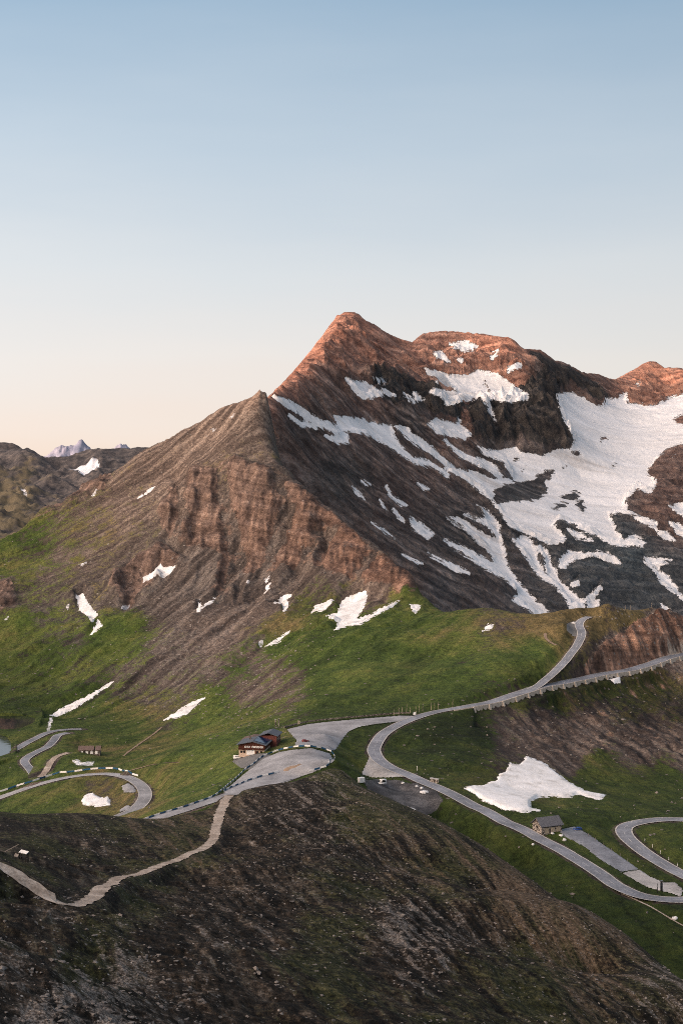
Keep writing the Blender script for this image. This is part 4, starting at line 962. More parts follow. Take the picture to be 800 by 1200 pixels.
for k, m in (('main', 'asphalt'), ('hill', 'asphalt'), ('barr', 'plaza'), ('loop', 'plaza'), ('low', 'asphalt'), ('lake', 'asphalt'), ('track', 'path')):
    ln, w = LINES[k]
    z = {'main': 0.30, 'hill': 0.26, 'barr': 0.28}.get(k, 0.25)
    hw_ = np.full(len(ln), w / 2)
    if k == 'main':
        qx, qy = project(ln[:, 0], ln[:, 1], ln[:, 2]); hw_ = hw_ + 1.5 * sstep(560, 620, qx) * (qy < 830)
    ribbon('road' if k != 'track' else 'gravel_track', ln, hw_, z, M[m], 0, 0.12 if k == 'track' else 0.0, 0.05)
    if k != 'track':
        for sgn in (-1, 1):
            if k in ('barr',): continue
            ribbon('road_edge', ln, 0.3, z + 0.05, M['kerb'], sgn * (hw_ + 0.05))
def dashes(ln, z, L=5.0, gap=6.0):
    s = np.concatenate([[0], np.cumsum(np.linalg.norm(np.diff(ln[:, :2], axis=0), axis=1))])
    bm = bmesh.new(); a = 3.0
    while a + L < s[-1]:
        prev = None
        for q in np.linspace(a, a + L, 4):
            p = [np.interp(q, s, ln[:, k]) for k in range(3)]
            p2 = [np.interp(q + 0.5, s, ln[:, k]) for k in range(3)]
            d = Vector((p2[0] - p[0], p2[1] - p[1])).normalized()
            v = [bm.verts.new((p[0] + d.y * e, p[1] - d.x * e, p[2] + z)) for e in (-0.1, 0.1)]
            if prev: bm.faces.new((prev[0], prev[1], v[1], v[0]))
            prev = v
        a += L + gap
    return structure(link('road_marking', bm, M['line']))
dashes(LINES['main'][0], 0.37); dashes(LINES['hill'][0], 0.33); dashes(LINES['loop'][0], 0.32)
for tr, w, m in FOOTS:
    ribbon('footpath', tr, w / 2, 0.22, M[m], 0, 0.3)
ribbon('footpath', pxs, np.interp(pxs[:, 1], [280, 400, 660], [2.1, 1.6, 2.1]), 0.16, M['path'], 0, 0.22)

# lake
def pond(poly):
    zs = []
    for a, b in poly:
        rx, rz = ray(a, b); d = WL / rz; zs.append((float(rx * d), float(d)))
    bm = bmesh.new(); vs = [bm.verts.new((x * 1.0, y, WL)) for x, y in zs]; f = bm.faces.new(vs)
    bmesh.ops.triangulate(bm, faces=[f])
    o = link('lake', bm, M['water'])
    return structure(o)
def grow(poly, g):
    c = np.mean(poly, 0); return [tuple(c + (np.array(p) - c) * g) for p in poly]
pond(grow(POND1, 1.08)); pond(grow(POND2, 1.08))

# ------------------------------------------------------------------ painted barriers
def resample(p, step):
    p = np.array(p); s = np.concatenate([[0], np.cumsum(np.linalg.norm(np.diff(p[:, :2], axis=0), axis=1))])
    n = max(2, int(round(s[-1] / step)) + 1)
    return np.stack([np.interp(np.linspace(0, s[-1], n), s, p[:, k]) for k in range(3)], 1)
pan = {}
def barrier(pxpts, label, step, hgt=1.05):
    w = T.hit([a for a, b in pxpts], [b for a, b in pxpts], 560)
    w = spline(w, 1.5); w[:, 2] = smooth1(T.z(w[:, 0], w[:, 1]), 5)
    q = resample(w, step)
    root = thing('road_barrier', label, 'barrier', tuple(q[0]), 0, 'painted barriers beside the roads')
    for i in range(len(q) - 1):
        a, b = q[i], q[i + 1]; L = math.hypot(b[0] - a[0], b[1] - a[1])
        kind = 'white' if i % 2 else 'bluepaint'
        bm = bmesh.new(); bx(bm, 0, L * 1.0, -0.09, 0.09, 0.25, hgt)
        for v in bm.verts: v.co.z += (b[2] - a[2]) * v.co.x / L
        o = link('panel', bm, M[kind], root)
        o.location = (a[0] - q[0][0], a[1] - q[0][1], a[2] - q[0][2]); o.rotation_euler = (0, 0, math.atan2(b[1] - a[1], b[0] - a[0]))
        if 'post' not in pan:
            bm = bmesh.new(); bx(bm, -0.12, 0.12, -0.24, -0.1, -0.3, hgt + 0.03); pan['post'] = link('post', bm, M['metal'], root); ps = pan['post']
        else:
            ps = pan['post'].copy(); COL.objects.link(ps); ps.parent = root
        ps.location = o.location; ps.rotation_euler = o.rotation_euler
    return root
barrier([(150,971),(180,957.5),(225,943.5),(255,931),(268,920),(285,905),(297,896),(309,887),(326,880),(342,876.5),(366,875.5),(380,878),(389,883),(392,890),(385,896),(374,901),(361,906)],
        'long blue and white barrier curving round the outside of the hairpin below the restaurant', 3.4)
barrier([(262,928),(275,922),(290,916),(305,911),(318,908),(327,905)], 'short blue and white barrier between the two lanes of the hairpin', 3.4)
barrier([(-30,938),(0,929),(20,922),(40,916),(60,910),(80,906),(100,903),(120,901.5),(138,902),(152,906),(162,910)], 'blue and white barrier along the outer edge of the left loop road', 5.2, 1.3)

# ------------------------------------------------------------------ guard wall with piers below the road on the right
def guard_wall(ln, side, off, label, mat, pier=True, hgt=0.75, step=15.0, name='guard_wall', depth=3.2):
    t = tangent(ln); nrm = np.stack([t[:, 1], -t[:, 0]], 1) * side
    q = ln.copy(); q[:, :2] += nrm * off
    q = resample(q, 3.0); o0 = q[0]
    root = thing(name, label, 'wall', tuple(o0), 0)
    bm = bmesh.new(); rows = []
    tt = tangent(q); nn = np.stack([tt[:, 1], -tt[:, 0]], 1) * side
    for i, p in enumerate(q):
        r = []
        for s, z in ((-0.25, -1.0), (-0.25, hgt), (0.25, hgt), (0.45, -3.4 if pier else -1.0)):
            r.append(bm.verts.new((p[0] + nn[i][0] * s - o0[0], p[1] + nn[i][1] * s - o0[1], p[2] + z - o0[2])))
        rows.append(r)
    for a, b in zip(rows[:-1], rows[1:]):
        for k in range(3): bm.faces.new((a[k], a[k + 1], b[k + 1], b[k]))
    bm.faces.new(rows[0]); bm.faces.new(rows[-1][::-1])
    link('parapet', bm, mat, root)
    if pier:
        q2 = resample(ln + 0, step); 
        s2 = tangent(q2); n2 = np.stack([s2[:, 1], -s2[:, 0]], 1) * side
        first = None
        for i in range(1, len(q2) - 1):
            if first is None:
                bm = bmesh.new()
                prism(bm, [(0.0, hgt + 0.12), (0.55, hgt + 0.12), (0.7, 0.0), (1.9, -depth), (0.0, -depth)], -0.75, 0.75, 'y')
                o = first = link('pier', bm, mat, root)
            else:
                o = first.copy(); COL.objects.link(o); o.parent = root
            p = q2[i]
            o.location = (p[0] + n2[i][0] * (off + 0.1) - o0[0], p[1] + n2[i][1] * (off + 0.1) - o0[1], p[2] - o0[2])
            o.rotation_euler = (0, 0, math.atan2(n2[i][1], n2[i][0]))
            o.scale = (1, random.uniform(0.8, 1.25), random.uniform(0.75, 1.25))
    return root
ml, mw = LINES['main']
pxm, pym = project(ml[:, 0], ml[:, 1], ml[:, 2])
seg = ml[(pxm > 520) & (pxm < 860) & (pym < 832)]
mid = seg[len(seg) // 2]; tn = tangent(seg)[len(seg) // 2]; nr = np.array([tn[1], -tn[0]])
side = 1 if nr[1] < 0 else -1
guard_wall(seg, side, 5.55, 'long pale stone guard wall with piers on the downhill edge of the right road', M['wall_stone'], hgt=0.5)
pl = T.hit([333,345,360,390,430,465,480], [853.5,850,846.5,843,839.5,836.5,836], 700); pl = spline(pl, 3); pl[:, 2] = smooth1(T.z(pl[:, 0], pl[:, 1]), 5)
guard_wall(pl, 1, 0.0, 'low grey boundary wall along the back edge of the summit car park', M['stone'], False, 0.9, name='boundary_wall')

# stone abutment at the end of the pale apron
p = on(509, 917, 650)
r = thing('stone_abutment', 'squat pale stone abutment where the road leaves the gravel yard', 'wall', p, math.radians(-12))
bm = bmesh.new(); prism(bm, [(-2.6, -1.5), (2.4, -1.5), (2.0, 1.7), (-2.2, 2.1)], -0.8, 1.2, 'y'); link('masonry', bm, M['pale_stone'], r)
bm = bmesh.new(); prism(bm, [(-2.5, 2.1), (2.2, 1.7), (2.2, 1.95), (-2.5, 2.4)], -1.0, 1.4, 'y'); link('coping', bm, M['kerb'], r)

# ------------------------------------------------------------------ restaurant
p = on(295, 884.5, 640)
H = thing('restaurant', 'red brown gabled mountain restaurant with stone ground floor and solar panels', 'building', p, math.radians(-9))
hw = 7.4
link('ground_floor', box(-hw, hw, 0, 15, -1.5, 3.0), M['plaster'], H)
bm = bmesh.new(); prism(bm, [(-hw - .15, 3.0), (hw + .15, 3.0), (hw + .15, 5.7), (0.6, 7.5), (-hw - .15, 5.7)], -0.15, 15.1, 'y'); link('upper_wall', bm, M['redwood'], H)
bm = bmesh.new(); prism(bm, [(-hw - 1.3, 5.55), (0.6, 7.62), (hw + 1.3, 5.55), (hw + 1.3, 5.8), (0.6, 7.9), (-hw - 1.3, 5.8)], -1.6, 16, 'y'); rf = link('roof', bm, M['roofmetal'], H)
bm = bmesh.new(); bx(bm, -3.3, -2.5, 9, 9.8, 6.2, 8.8); bx(bm, -3.45, -2.35, 8.85, 9.95, 8.8, 9.0); link('chimney', bm, M['stone'], rf)
sl = math.atan2(-2.07, hw + 0.7)
for k, (y0, y1) in enumerate(((1.0, 7.4), (7.8, 14.0))):
    bm = bmesh.new(); bx(bm, 0.6, 7.3, y0, y1, 0.06, 0.16)
    bmesh.ops.rotate(bm, verts=bm.verts, cent=(0, 0, 0), matrix=Matrix.Rotation(-sl, 3, 'Y'))
    bmesh.ops.translate(bm, verts=bm.verts, vec=(0.55, 0, 8.0))
    link('solar_panel', bm, M['solar'], rf)
for x in (-3.6, -1.8, 0.6, 2.2, 3.9, 5.6):
    w_ = link('window', box(x - .5, x + .5, -0.22, -0.1, 3.9, 5.0), M['white'], H)
    link('pane', box(x - .22, x + .22, -0.26, -0.2, 4.05, 4.85), M['glass'], w_)
    link('shutter', box(x + .52, x + .82, -0.2, -0.12, 3.9, 5.0), M['white'], w_)
bm = bmesh.new(); bx(bm, -2.9, 1.6, -0.12, 0.06, 0.0, 2.7); link('garage_door', bm, M['white'], H)
for x in (-5.9, -4.3, 3.4, 5.4):
    w_ = link('window', box(x - .6, x + .6, -0.08, 0.06, 0.9, 2.2), M['redwood'], H); link('pane', box(x - .45, x + .45, -0.12, -0.06, 1.05, 2.05), M['glass'], w_)
link('door', box(2.1, 2.95, -0.08, 0.06, 0, 2.1), M['redwood'], H)
bm = bmesh.new(); bx(bm, -hw, hw, -1.2, -0.16, 3.0, 3.15)
for i in range(24): bx(bm, -hw + i * .64, -hw + i * .64 + .08, -1.2, -1.12, 3.15, 3.75)
bx(bm, -hw, hw, -1.22, -1.1, 3.75, 3.9); link('balcony', bm, M['redwood'], H)
link('rear_block', box(1.8, 11.2, 15.2, 27, -1.5, 8.2), M['redwall'], H)
bm = bmesh.new(); prism(bm, [(0.8, 8.0), (6.5, 9.8), (12.2, 8.0), (12.2, 8.3), (6.5, 10.15), (0.8, 8.3)], 14.2, 28, 'y'); link('roof', bm, M['roofmetal'], H)
for y in (17.5, 20.5, 23.5):
    w_ = link('window', box(11.15, 11.3, y - .6, y + .6, 5.2, 6.5), M['white'], H); link('pane', box(11.28, 11.34, y - .4, y + .4, 5.35, 6.35), M['glass'], w_)
link('side_wing', box(-9.2, 1.7, 15.3, 25, -2.5, 5.2), M['brownroof'], H)
bm = bmesh.new(); prism(bm, [(-10.0, 4.9), (-4.0, 6.6), (1.6, 6.6), (1.6, 6.85), (-4.0, 6.85), (-10.0, 5.15)], 14.9, 26, 'y'); link('roof', bm, M['brownroof'], H)

# ------------------------------------------------------------------ stone hut by the lower road
p = on(646, 976, 560)
Hh = thing('stone_hut', 'small stone barn with a grey slate roof beside the lower car park', 'building', p, math.radians(24))
link('wall', box(-5.6, 5.6, 0, 8.0, -2, 3.7), M['pale_stone'], Hh)
bm = bmesh.new(); prism(bm, [(0.0, 3.7), (8.0, 3.7), (4.0, 6.5)], -5.6, 5.6, 'x'); link('gable', bm, M['stone'], Hh)
bm = bmesh.new(); prism(bm, [(-0.8, 3.25), (4.0, 6.62), (8.8, 3.25), (8.8, 3.5), (4.0, 6.95), (-0.8, 3.5)], -6.3, 6.3, 'x'); link('roof', bm, M['slate'], Hh)
for x in (-2.6, 0.6, 3.6):
    d_ = link('door', box(x - 1.1, x + 1.1, -0.07, 0.03, 0.0, 2.7), M['palewood'], Hh)
    link('beam', box(x - 1.3, x + 1.3, -0.1, 0.0, 2.72, 3.0), M['darkwood'], d_)
w_ = link('window', box(-5.68, -5.57, 3.4, 4.6, 2.0, 3.1), M['darkwood'], Hh)

# low stable in the meadow
p = on(105, 883.5, 900)
S = thing('stable', 'long low stone stable with four white arched openings in the left meadow', 'building', p, math.radians(3))
link('wall', box(-7.0, 7.0, 0, 6.5, -2, 2.6), M['stone'], S)
bm = bmesh.new(); prism(bm, [(-0.8, 2.4), (3.2, 4.7), (7.2, 2.4), (7.2, 2.7), (3.2, 5.0), (-0.8, 2.7)], -7.6, 2.9, 'x'); link('roof', bm, M['brownroof'], S)
bm = bmesh.new(); prism(bm, [(-0.8, 2.4), (3.2, 4.7), (7.2, 2.4), (7.2, 2.7), (3.2, 5.0), (-0.8, 2.7)], 3.9, 7.6, 'x'); link('roof', bm, M['brownroof'], S)
for x in (-4.9, -1.7, 1.5, 4.7):
    bm = bmesh.new()
    prism(bm, [(x - 0.85, 0.0), (x + 0.85, 0.0)] + [(x + 0.85 * math.cos(a), 1.35 + 0.85 * math.sin(a)) for a in np.linspace(0, math.pi, 9)], -0.12, 0.05, 'y')
    link('arched_door', bm, M['white'], S)

# ------------------------------------------------------------------ vehicles
def car(label, loc, rz, paint, L=4.3, Hh_=1.5, van=False):
    root = thing('parked_car' if not van else 'camper_van', label, 'car' if not van else 'van', loc, rz)
    W = 0.88 if not van else 1.0
    bm = bmesh.new()
    a = L / 2
    low = [(-a, .35), (a, .35), (a, .62), (a * .93, .82), (a * .45, .95), (-a * .97, .98), (-a, .7)] if not van else [(-a, .4), (a, .4), (a, .85), (a * .9, 1.15), (a * .75, 1.25), (-a, 1.25)]
    prism(bm, low, -W, W, 'y')
    bmesh.ops.bevel(bm, geom=list(bm.edges), offset=0.06, segments=2, affect='EDGES')
    body = link('body', bm, M[paint], root, True)
    bm = bmesh.new()
    top = Hh_
    g = [(-a * .93, .95), (a * .42, .93), (a * .1, top), (-a * .62, top), (-a * .88, top * .93)] if not van else [(-a * .99, 1.22), (a * .72, 1.22), (a * .55, top), (-a * .97, top)]
    prism(bm, g, -W * .93, W * .93, 'y')
    for v in bm.verts:
        if v.co.z > 1.25: v.co.y *= 0.86 if not van else 0.95
    bmesh.ops.bevel(bm, geom=list(bm.edges), offset=0.05, segments=2, affect='EDGES')
    link('cabin', bm, M[paint], root, True)
    zt, zb = (top - .1, 1.0) if not van else (top - .35, 1.4)
    for s in (-1, 1):
        bm = bmesh.new(); k = .9 if not van else .965
        vs = [(-a * .75, s * W * .945, zb), (a * .32, s * W * .945, zb), (a * .1, s * W * k * .95, zt), (-a * .6, s * W * k * .95, zt)]
        f = bm.faces.new([bm.verts.new(v) for v in vs]); bmesh.ops.solidify(bm, geom=[f], thickness=0.03)
        link('side_window', bm, M['glass'], root)
    bm = bmesh.new(); xs = (a * .40, a * .13) if not van else (a * .71, a * .58)
    f = bm.faces.new([bm.verts.new(v) for v in ((xs[0] + .03, -W * .8, zb), (xs[0] + .03, W * .8, zb), (xs[1] + .03, W * .72, zt), (xs[1] + .03, -W * .72, zt))]); bmesh.ops.solidify(bm, geom=[f], thickness=0.03)
    link('windscreen', bm, M['glass'], root)
    for x in (-a * .6, a * .62):
        for s in (-1, 1):
            bm = bmesh.new(); cyl(bm, x, s * W * .93, .33, .22, .33, seg=16, axis='y'); wh = link('wheel', bm, M['tyre'], root)
            bm = bmesh.new(); cyl(bm, x, s * (W * .93 + .05), .33, .16, .2, seg=12, axis='y'); link('rim', bm, M['rim'], wh)
    for s in (-1, 1):
        link('headlight', box(a - .05, a + .02, s * W * .72 - .16, s * W * .72 + .16, .6, .76), M['lamp'], root)
        link('tail_light', box(-a - .02, -a + .05, s * W * .78 - .12, s * W * .78 + .12, .68, .88), M['redlamp'], root)
    return root
car('white van parked below the front of the restaurant', on(278.5, 889.5, 640), math.radians(12), 'carwhite', 5.0, 2.1, True)
car('dark red car parked on the summit car park behind the barrier', on(358, 869.5, 700), math.radians(15), 'carred', 4.2)
car('blue car parked at the corner of the stone hut', on(676, 973, 560), math.radians(190), 'carblue', 4.2)
c_ = car('white caravan with a dark window at the edge of the gravel yard', on(447.5, 919.5, 650), math.radians(200), 'carwhite', 4.4, 2.9, True)
p = on(423, 917, 650)
r = thing('cargo_container', 'white container at the left corner of the gravel yard', 'container', p, math.radians(35))
link('shell', box(-1.6, 1.6, -1.1, 1.1, 0.1, 2.6, bev=0.06), M['carwhite'], r); link('door', box(1.6, 1.66, -0.95, 0.95, 0.25, 2.45), M['white'], r)
bm = bmesh.new()
for x in (-1.3, 1.1):
    bx(bm, x, x + .2, -1.0, 1.0, -0.15, 0.1)
link('skid', bm, M['darkwood'], r)

# ------------------------------------------------------------------ poles, posts, signs
def pole(label, loc, h=4.2, rad=0.09, mat='palewood', group='snow poles along the car park junction', name='snow_pole', cat='pole', lean=0.0):
    bm = bmesh.new(); cyl(bm, 0, 0, -0.5, h, rad, rad * 0.75, 8); cyl(bm, 0, 0, h, h + rad, rad * 0.75, rad * 0.2, 8)
    o = link(name, bm, M[mat]); o.location = loc; o.rotation_euler = (0, lean, 0)
    return tag(o, label, cat, group)
first = None
for i, (a, b) in enumerate(((461,839),(467,837.5),(471,836.5),(476,836),(480.5,835.5),(487,834.5),(491,834),(495,833.5),(505,832),(509,831.5),(513.5,830.5),(530,828))):
    q = on(a, b, 700)
    o = pole('thin pale wooden snow pole in the row on the grass behind the junction', q, random.uniform(3.6, 5.2), 0.13)
    o.rotation_euler = (random.uniform(-.05, .05), random.uniform(-.05, .05), 0)
for a, b in ((732, 715), (738, 714.5), (763, 711.5)):
    lab = {732: 'leftmost of the thin poles standing on the grassy crest right of the hill road', 738: 'middle thin pole on the grassy crest, close to its left neighbour', 763: 'thin pole standing alone on the pale top of the right crag'}[a]
    o = pole(lab, on(a, b, 900), 3.8, 0.12, 'palewood', 'thin poles on the right crest', 'marker_pole')
def stone_post(label, loc, h, w):
    bm = bmesh.new(); bx(bm, -w / 2, w / 2, -w / 2, w / 2, -0.5, h, bev=0.05)
    o = thing('stone_pillar', label, 'pillar', loc, 0.2, 'pale stone pillars at the car park corner')
    link('shaft', bm, M['pale_stone'], o); link('cap', box(-w / 2 - .1, w / 2 + .1, -w / 2 - .1, w / 2 + .1, h, h + .2), M['kerb'], o)
stone_post('left one of two tall pale stone pillars behind the restaurant', on(323, 851, 700), 4.2, 0.75)
stone_post('right one of two tall pale stone pillars behind the restaurant', on(326.6, 851, 700), 4.6, 0.75)
def board(name, label, loc, rz, w, h, leg, face, framem, cat='sign'):
    r = thing(name, label, cat, loc, rz)
    link('panel', box(-w / 2, w / 2, -0.06, 0.06, leg, leg + h), M[face], r)
    for s in (-1, 1): link('post', box(s * w * .4 - .07, s * w * .4 + .07, 0.07, 0.2, -0.4, leg + h), M[framem], r)
board('notice_board', 'small white notice board on the grass edge of the road junction', on(485.5, 839.5, 700), 0.1, 1.7, 1.7, 1.0, 'white', 'metal')
board('notice_board', 'pale weathered board at the back wall of the summit car park', on(350, 850.5, 700), 0.2, 1.5, 2.2, 1.0, 'palewood', 'wood')
p = on(774.4, 1044.5, 520)
r = thing('sign_pillar', 'broad dark information pillar on the grass island of the hairpin', 'sign', p, 0.3)
link('shaft', box(-.5, .5, -.18, .18, -0.3, 4.4, bev=.04), M['darkwood'], r); link('cap', box(-.56, .56, -.24, .24, 4.4, 4.55), M['metal'], r); link('panel', box(-.4, .4, -.21, -.18, 1.4, 3.9), M['glass'], r)
p = on(769.5, 1047, 520)
r = thing('sign_pillar', 'slim dark post left of the broad information pillar', 'sign', p, 0.0)
link('shaft', box(-.14, .14, -.14, .14, -0.3, 4.2), M['darkwood'], r); link('panel', box(-.26, .26, -.19, -.14, 2.9, 4.1), M['metal'], r)
pole('slim white marker post on the grass inside the road bend above the apron', on(488.5, 903, 650), 2.4, 0.14, 'white', None, 'marker_post', 'post')
hp = ml[(pxm > 738) & (pym > 962) & (pym < 1040)]
hp = hp[hp[:, 1] < 690] if len(hp) else hp
mk = [(737,966),(752,987),(761,994),(770,1001),(780,1009),(790,1016),(798,1021),(689,981),(697,986),(706,991.5),(716,998),(726,1004.5),(735,1010.5)]
for i, (a, b) in enumerate(mk):
    grp = i < 7
    pole('small white marker post on the outer edge of the right hairpin' if grp else 'small pale marker post along the upper edge of the hut car park', on(a + (3 if grp else 0), b - 1, 520), 1.3, 0.13, 'white' if grp else 'wood', 'marker posts of the right hairpin' if grp else 'marker posts above the hut car park', 'marker_post', 'post')

# boulders
def boulder(label, loc, r, mat='rubble', seed=0, squash=0.7, grp='pale boulders beside the lower road'):
    bm = bmesh.new(); bmesh.ops.create_icosphere(bm, subdivisions=3, radius=r)
    rr = np.random.RandomState(seed); off = rr.uniform(0, 100, 2)
    co_ = np.array([v.co[:] for v in bm.verts])
    n = fbm(co_[:, 0] / r * 1.1 + off[0] + co_[:, 2], co_[:, 1] / r * 1.1 + off[1], 3, seed % 50)
    for v, k in zip(bm.verts, n):
        v.co *= 1 + 0.28 * k; v.co.z *= squash
    o = link('boulder', bm, M[mat]); o.location = (loc[0], loc[1], loc[2] + r * squash * 0.35)
    return tag(o, label, 'boulder', grp)
boulder('pale boulder by the road left of the stone hut', on(626.5, 968.5, 560), 1.2, 'tarp', 3)
boulder('white boulder at the near left corner of the stone hut', on(647, 977, 560), 0.9, 'tarp', 5, 0.5)
boulder('white boulder on the verge in front of the hut doors', on(657, 979.5, 560), 1.0, 'tarp', 9, 0.55)
boulder('upright white boulder at the tip of the gravel strip by the hut', on(661, 985, 560), 0.9, 'tarp', 12, 0.9)
boulder('grey boulder low on the grass below the straight road', on(624, 990, 560), 0.7, 'tarp', 14)
boulder('small white stone at the right edge of the gravel yard', on(488, 922, 640), 0.8, 'tarp', 21, .7, 'white stones in the gravel yard')
boulder('white stone beside the pale heap in the gravel yard', on(494, 924, 640), 0.9, 'tarp', 23, .7, 'white stones in the gravel yard')
boulder('low pale heap of grit at the right edge of the gravel yard', on(497, 929, 640), 2.2, 'tarp', 27, .42, 'white stones in the gravel yard')
boulder('flat pale slab of rock near the lower end of the gravel yard', on(480, 949, 620), 2.6, 'tarp', 31, .22, 'white stones in the gravel yard')
boulder('pale grey stone beside the caravan', on(472, 918, 640), 0.9, 'tarp', 33, .6, 'white stones in the gravel yard')
boulder('white rocks at the lower end of the pale gutter', on(790, 1077, 480), 1.2, 'tarp', 41, .6)
boulder('white stone on the bank beside the hill road bend', on(672, 730.5, 900), 1.8, 'tarp', 43, .5)

# weathered slanted table boards beside the footpath
fp = Fg.hit(26, 1008)[0]
r = thing('slanted_board', 'grey weathered slanted boards on dark posts beside the gravel footpath', 'board', (fp[0], fp[1], float(Fg.z(fp[0], fp[1]))), math.radians(-38))
bm = bmesh.new(); bx(bm, -1.5, 1.4, -0.5, 0.5, -0.06, 0.06); bmesh.ops.rotate(bm, verts=bm.verts, cent=(0, 0, 0), matrix=Matrix.Rotation(math.radians(28), 3, 'X')); bmesh.ops.translate(bm, verts=bm.verts, vec=(0.2, 0.5, 1.95)); link('top_board', bm, M['tarp'], r)
bm = bmesh.new(); bx(bm, -0.9, 0.5, -0.4, 0.4, -0.05, 0.05); bmesh.ops.rotate(bm, verts=bm.verts, cent=(0, 0, 0), matrix=Matrix.Rotation(math.radians(62), 3, 'X')); bmesh.ops.translate(bm, verts=bm.verts, vec=(-1.6, -0.2, 0.95)); link('lower_board', bm, M['wood'], r)
for x in (-1.1, 1.3):
    for y in (0.15, 0.85): link('leg', box(x - .12, x + .12, y - .1, y + .1, -0.5, 1.9 + (y - .5) * .5), M['darkwood'], r)
link('shelf', box(-1.2, 1.4, 0.1, 0.9, 0.7, 0.8), M['darkwood'], r)
fp = Fg.hit(13, 1000)[0]
bm = bmesh.new(); cyl(bm, 0, 0, -2.4, 2.4, 0.11, 0.09, 8); bmesh.ops.rotate(bm, verts=bm.verts, cent=(0, 0, 0), matrix=Matrix.Rotation(math.radians(62), 3, 'Y'))
o = link('wooden_rail', bm, M['wood']); o.location = (fp[0], fp[1], fp[2] + 1.2); tag(o, 'long thin grey wooden rail leaning left of the slanted boards', 'rail')

# loose stones strewn over the near hillside: too many to count
def strew(n, name, layer, m, test, smin, smax, seed):
    rs = np.random.RandomState(seed)
    ico = bmesh.new(); bmesh.ops.create_icosphere(ico, subdivisions=1, radius=1)
    bv = np.array([v.co[:] for v in ico.verts]); bf = [[v.index for v in f.verts] for f in ico.faces]; ico.free()
    V = []; Fc = []; k = 0
    while k < n:
        j = rs.randint(0, layer.Z.shape[0] - 1, 4000); i = rs.randint(0, layer.Z.shape[1] - 1, 4000)
        for jj, ii in zip(j, i):
            if k >= n: break
            if not test(jj, ii, rs): continue
            x, y, z = layer.X[jj, ii], layer.Y[jj, ii], layer.Z[jj, ii]
            s = smin + (smax - smin) * rs.rand() ** 3.2
            q = bv * (1 + 0.3 * rs.randn(len(bv), 1)) * s * np.array([rs.uniform(.7, 1.5), rs.uniform(.7, 1.3), rs.uniform(.4, .8)])
            a = rs.rand() * 6.28; ca, sa = math.cos(a), math.sin(a)
            q = np.stack([q[:, 0] * ca - q[:, 1] * sa, q[:, 0] * sa + q[:, 1] * ca, q[:, 2]], 1) + (x, y, z + s * 0.12)
            b0 = len(V) * len(bv); V.append(q); Fc += [[v + b0 for v in f] for f in bf]; k += 1
    me = bpy.data.meshes.new(name); me.from_pydata(np.concatenate(V).tolist(), [], Fc); me.update(); me.materials.append(m)
    o = bpy.data.objects.new(name, me); COL.objects.link(o); o['kind'] = 'stuff'; return o
fpx, fpy = project(Fg.X, Fg.Y, Fg.Z)
st_ = Fg.attrs['stone'] + fbm(Fg.X / 14, Fg.Y / 14, 3, 505) * 0.45
o = strew(6500, 'loose_stones', Fg, M['stones'], lambda j, i, rs: -20 < fpx[j, i] < 820 and fpy[j, i] < 1215 and rs.rand() < max(0.012, (st_[j, i] - 0.12)) ** 1.6 and rs.rand() < (Fg.Y[j, i] / 500), 0.08, 0.5, 5)
o['label'] = 'grey stones strewn over the dark near hillside'; o['category'] = 'stones'
ts = T.attrs['stone']
o = strew(1800, 'scree_stones', T, M['stones'], lambda j, i, rs: 0 < T.PX[j, i] < 800 and T.PY[j, i] < 1100 and rs.rand() < ts[j, i] ** 1.5 and calm_px[j, i] > 3 and T.attrs['snow'][j, i] > 2 and snow_px[j, i] > 1, 0.25, 1.0, 9)
o['label'] = 'pale scree stones strewn over the mountain slopes'; o['category'] = 'stones'

# ------------------------------------------------------------------ light, sky, camera
sun = bpy.data.lights.new('sun', 'SUN'); sun.energy = 5.0; sun.angle = math.radians(0.5); sun.color = (1.0, 0.60, 0.40)
so = bpy.data.objects.new('sun', sun); COL.objects.link(so)
L = Vector((HX * math.cos(SUN_EL), HY * math.cos(SUN_EL), math.sin(SUN_EL)))
so.rotation_euler = L.to_track_quat('Z', 'Y').to_euler()
w = bpy.data.worlds.new('World'); SC.world = w; w.use_nodes = True
nt_ = w.node_tree; bg = nt_.nodes['Background']
sky = nt_.nodes.new('ShaderNodeTexSky'); sky.sky_type = 'NISHITA'; sky.sun_disc = False
sky.sun_elevation = SUN_EL; sky.sun_rotation = math.atan2(L.x, L.y); sky.altitude = 2500; sky.air_density = 1.0; sky.dust_density = 1.0; sky.ozone_density = 1.0
BGS = 0.12
bg.inputs[1].default_value = BGS
def wn(k): return nt_.nodes.new(k)
tc = wn('ShaderNodeTexCoord'); sx = wn('ShaderNodeSeparateXYZ'); nt_.links.new(tc.outputs['Generated'], sx.inputs[0])
rp = wn('ShaderNodeValToRGB'); mp = wn('ShaderNodeMapping'); mp.inputs['Scale'].default_value = (2.2, 2.2, 11.0); mp.inputs['Rotation'].default_value = (0, 0.25, 0); nt_.links.new(tc.outputs['Generated'], mp.inputs[0])
cn = wn('ShaderNodeTexNoise'); cn.inputs['Detail'].default_value = 5; cn.inputs['Scale'].default_value = 1.6; nt_.links.new(mp.outputs[0], cn.inputs['Vector'])
cm_ = wn('ShaderNodeMath'); cm_.operation = 'MULTIPLY_ADD'; nt_.links.new(cn.outputs['Fac'], cm_.inputs[0]); cm_.inputs[1].default_value = -0.065
ca = wn('ShaderNodeMath'); ca.operation = 'ADD'; nt_.links.new(sx.outputs[2], ca.inputs[0]); ca.inputs[1].default_value = 0.0325; nt_.links.new(ca.outputs[0], cm_.inputs[2])
nt_.links.new(cm_.outputs[0], rp.inputs[0])
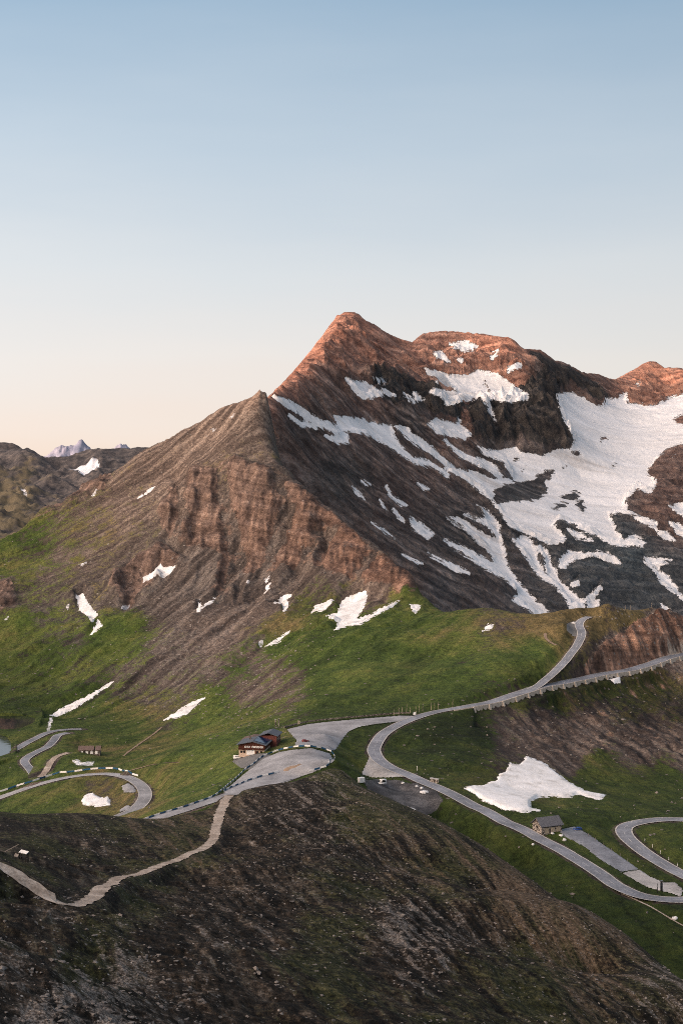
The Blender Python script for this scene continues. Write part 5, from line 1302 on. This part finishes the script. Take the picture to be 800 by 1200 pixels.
SKY = [(0.0, (0.96, 0.765, 0.655)), (0.03, (0.97, 0.82, 0.745)), (0.075, (0.93, 0.865, 0.825)), (0.14, (0.80, 0.825, 0.845)), (0.22, (0.60, 0.70, 0.795)), (0.315, (0.385, 0.535, 0.69)), (0.6, (0.30, 0.40, 0.55)), (1.0, (0.32, 0.38, 0.48))]
e = rp.color_ramp.elements
while len(e) < len(SKY): e.new(0.5)
for k, (p_, c_) in zip(e, SKY): k.position = p_; k.color = (*c_, 1)
# the sky is much brighter round the rising sun
dt = wn('ShaderNodeVectorMath'); dt.operation = 'DOT_PRODUCT'; nt_.links.new(tc.outputs['Generated'], dt.inputs[0]); dt.inputs[1].default_value = (HX, HY, 0.25)
mx = wn('ShaderNodeMath'); mx.operation = 'MAXIMUM'; nt_.links.new(dt.outputs['Value'], mx.inputs[0]); mx.inputs[1].default_value = 0.0
pw = wn('ShaderNodeMath'); pw.operation = 'POWER'; nt_.links.new(mx.outputs[0], pw.inputs[0]); pw.inputs[1].default_value = 5.0
gl = wn('ShaderNodeMix'); gl.data_type = 'RGBA'; gl.blend_type = 'ADD'; nt_.links.new(pw.outputs[0], gl.inputs[0]); gl.inputs[7].default_value = (8.5, 6.3, 4.7, 1); gl.clamp_factor = False
nt_.links.new(rp.outputs[0], gl.inputs[6])
sc_ = wn('ShaderNodeVectorMath'); sc_.operation = 'SCALE'; nt_.links.new(gl.outputs[2], sc_.inputs[0]); hz_ = wn('ShaderNodeMath'); hz_.operation = 'MULTIPLY_ADD'; nt_.links.new(sx.outputs[0], hz_.inputs[0]); hz_.inputs[1].default_value = -0.28 / BGS; hz_.inputs[2].default_value = 0.99 / BGS
nt_.links.new(hz_.outputs[0], sc_.inputs['Scale'])
mk = wn('ShaderNodeMix'); mk.data_type = 'RGBA'; mk.inputs[0].default_value = 0.85
nt_.links.new(sky.outputs[0], mk.inputs[6]); nt_.links.new(sc_.outputs[0], mk.inputs[7]); nt_.links.new(mk.outputs[2], bg.inputs[0])
cam = bpy.data.cameras.new('camera'); cam.sensor_width = 36; cam.sensor_height = 36; cam.lens = 36 * FPX / 1200; cam.clip_start = 1.0; cam.clip_end = 200000
co = bpy.data.objects.new('camera', cam); COL.objects.link(co); co.rotation_euler = (math.pi / 2 - PITCH, 0, 0)
SC.camera = co
SC.view_settings.view_transform = 'Standard'; SC.view_settings.look = 'None'; SC.view_settings.exposure = 0
SC.cycles.use_denoising = False
SC.cycles.filter_width = 1.0
SC.cycles.max_bounces = 4; SC.cycles.diffuse_bounces = 2
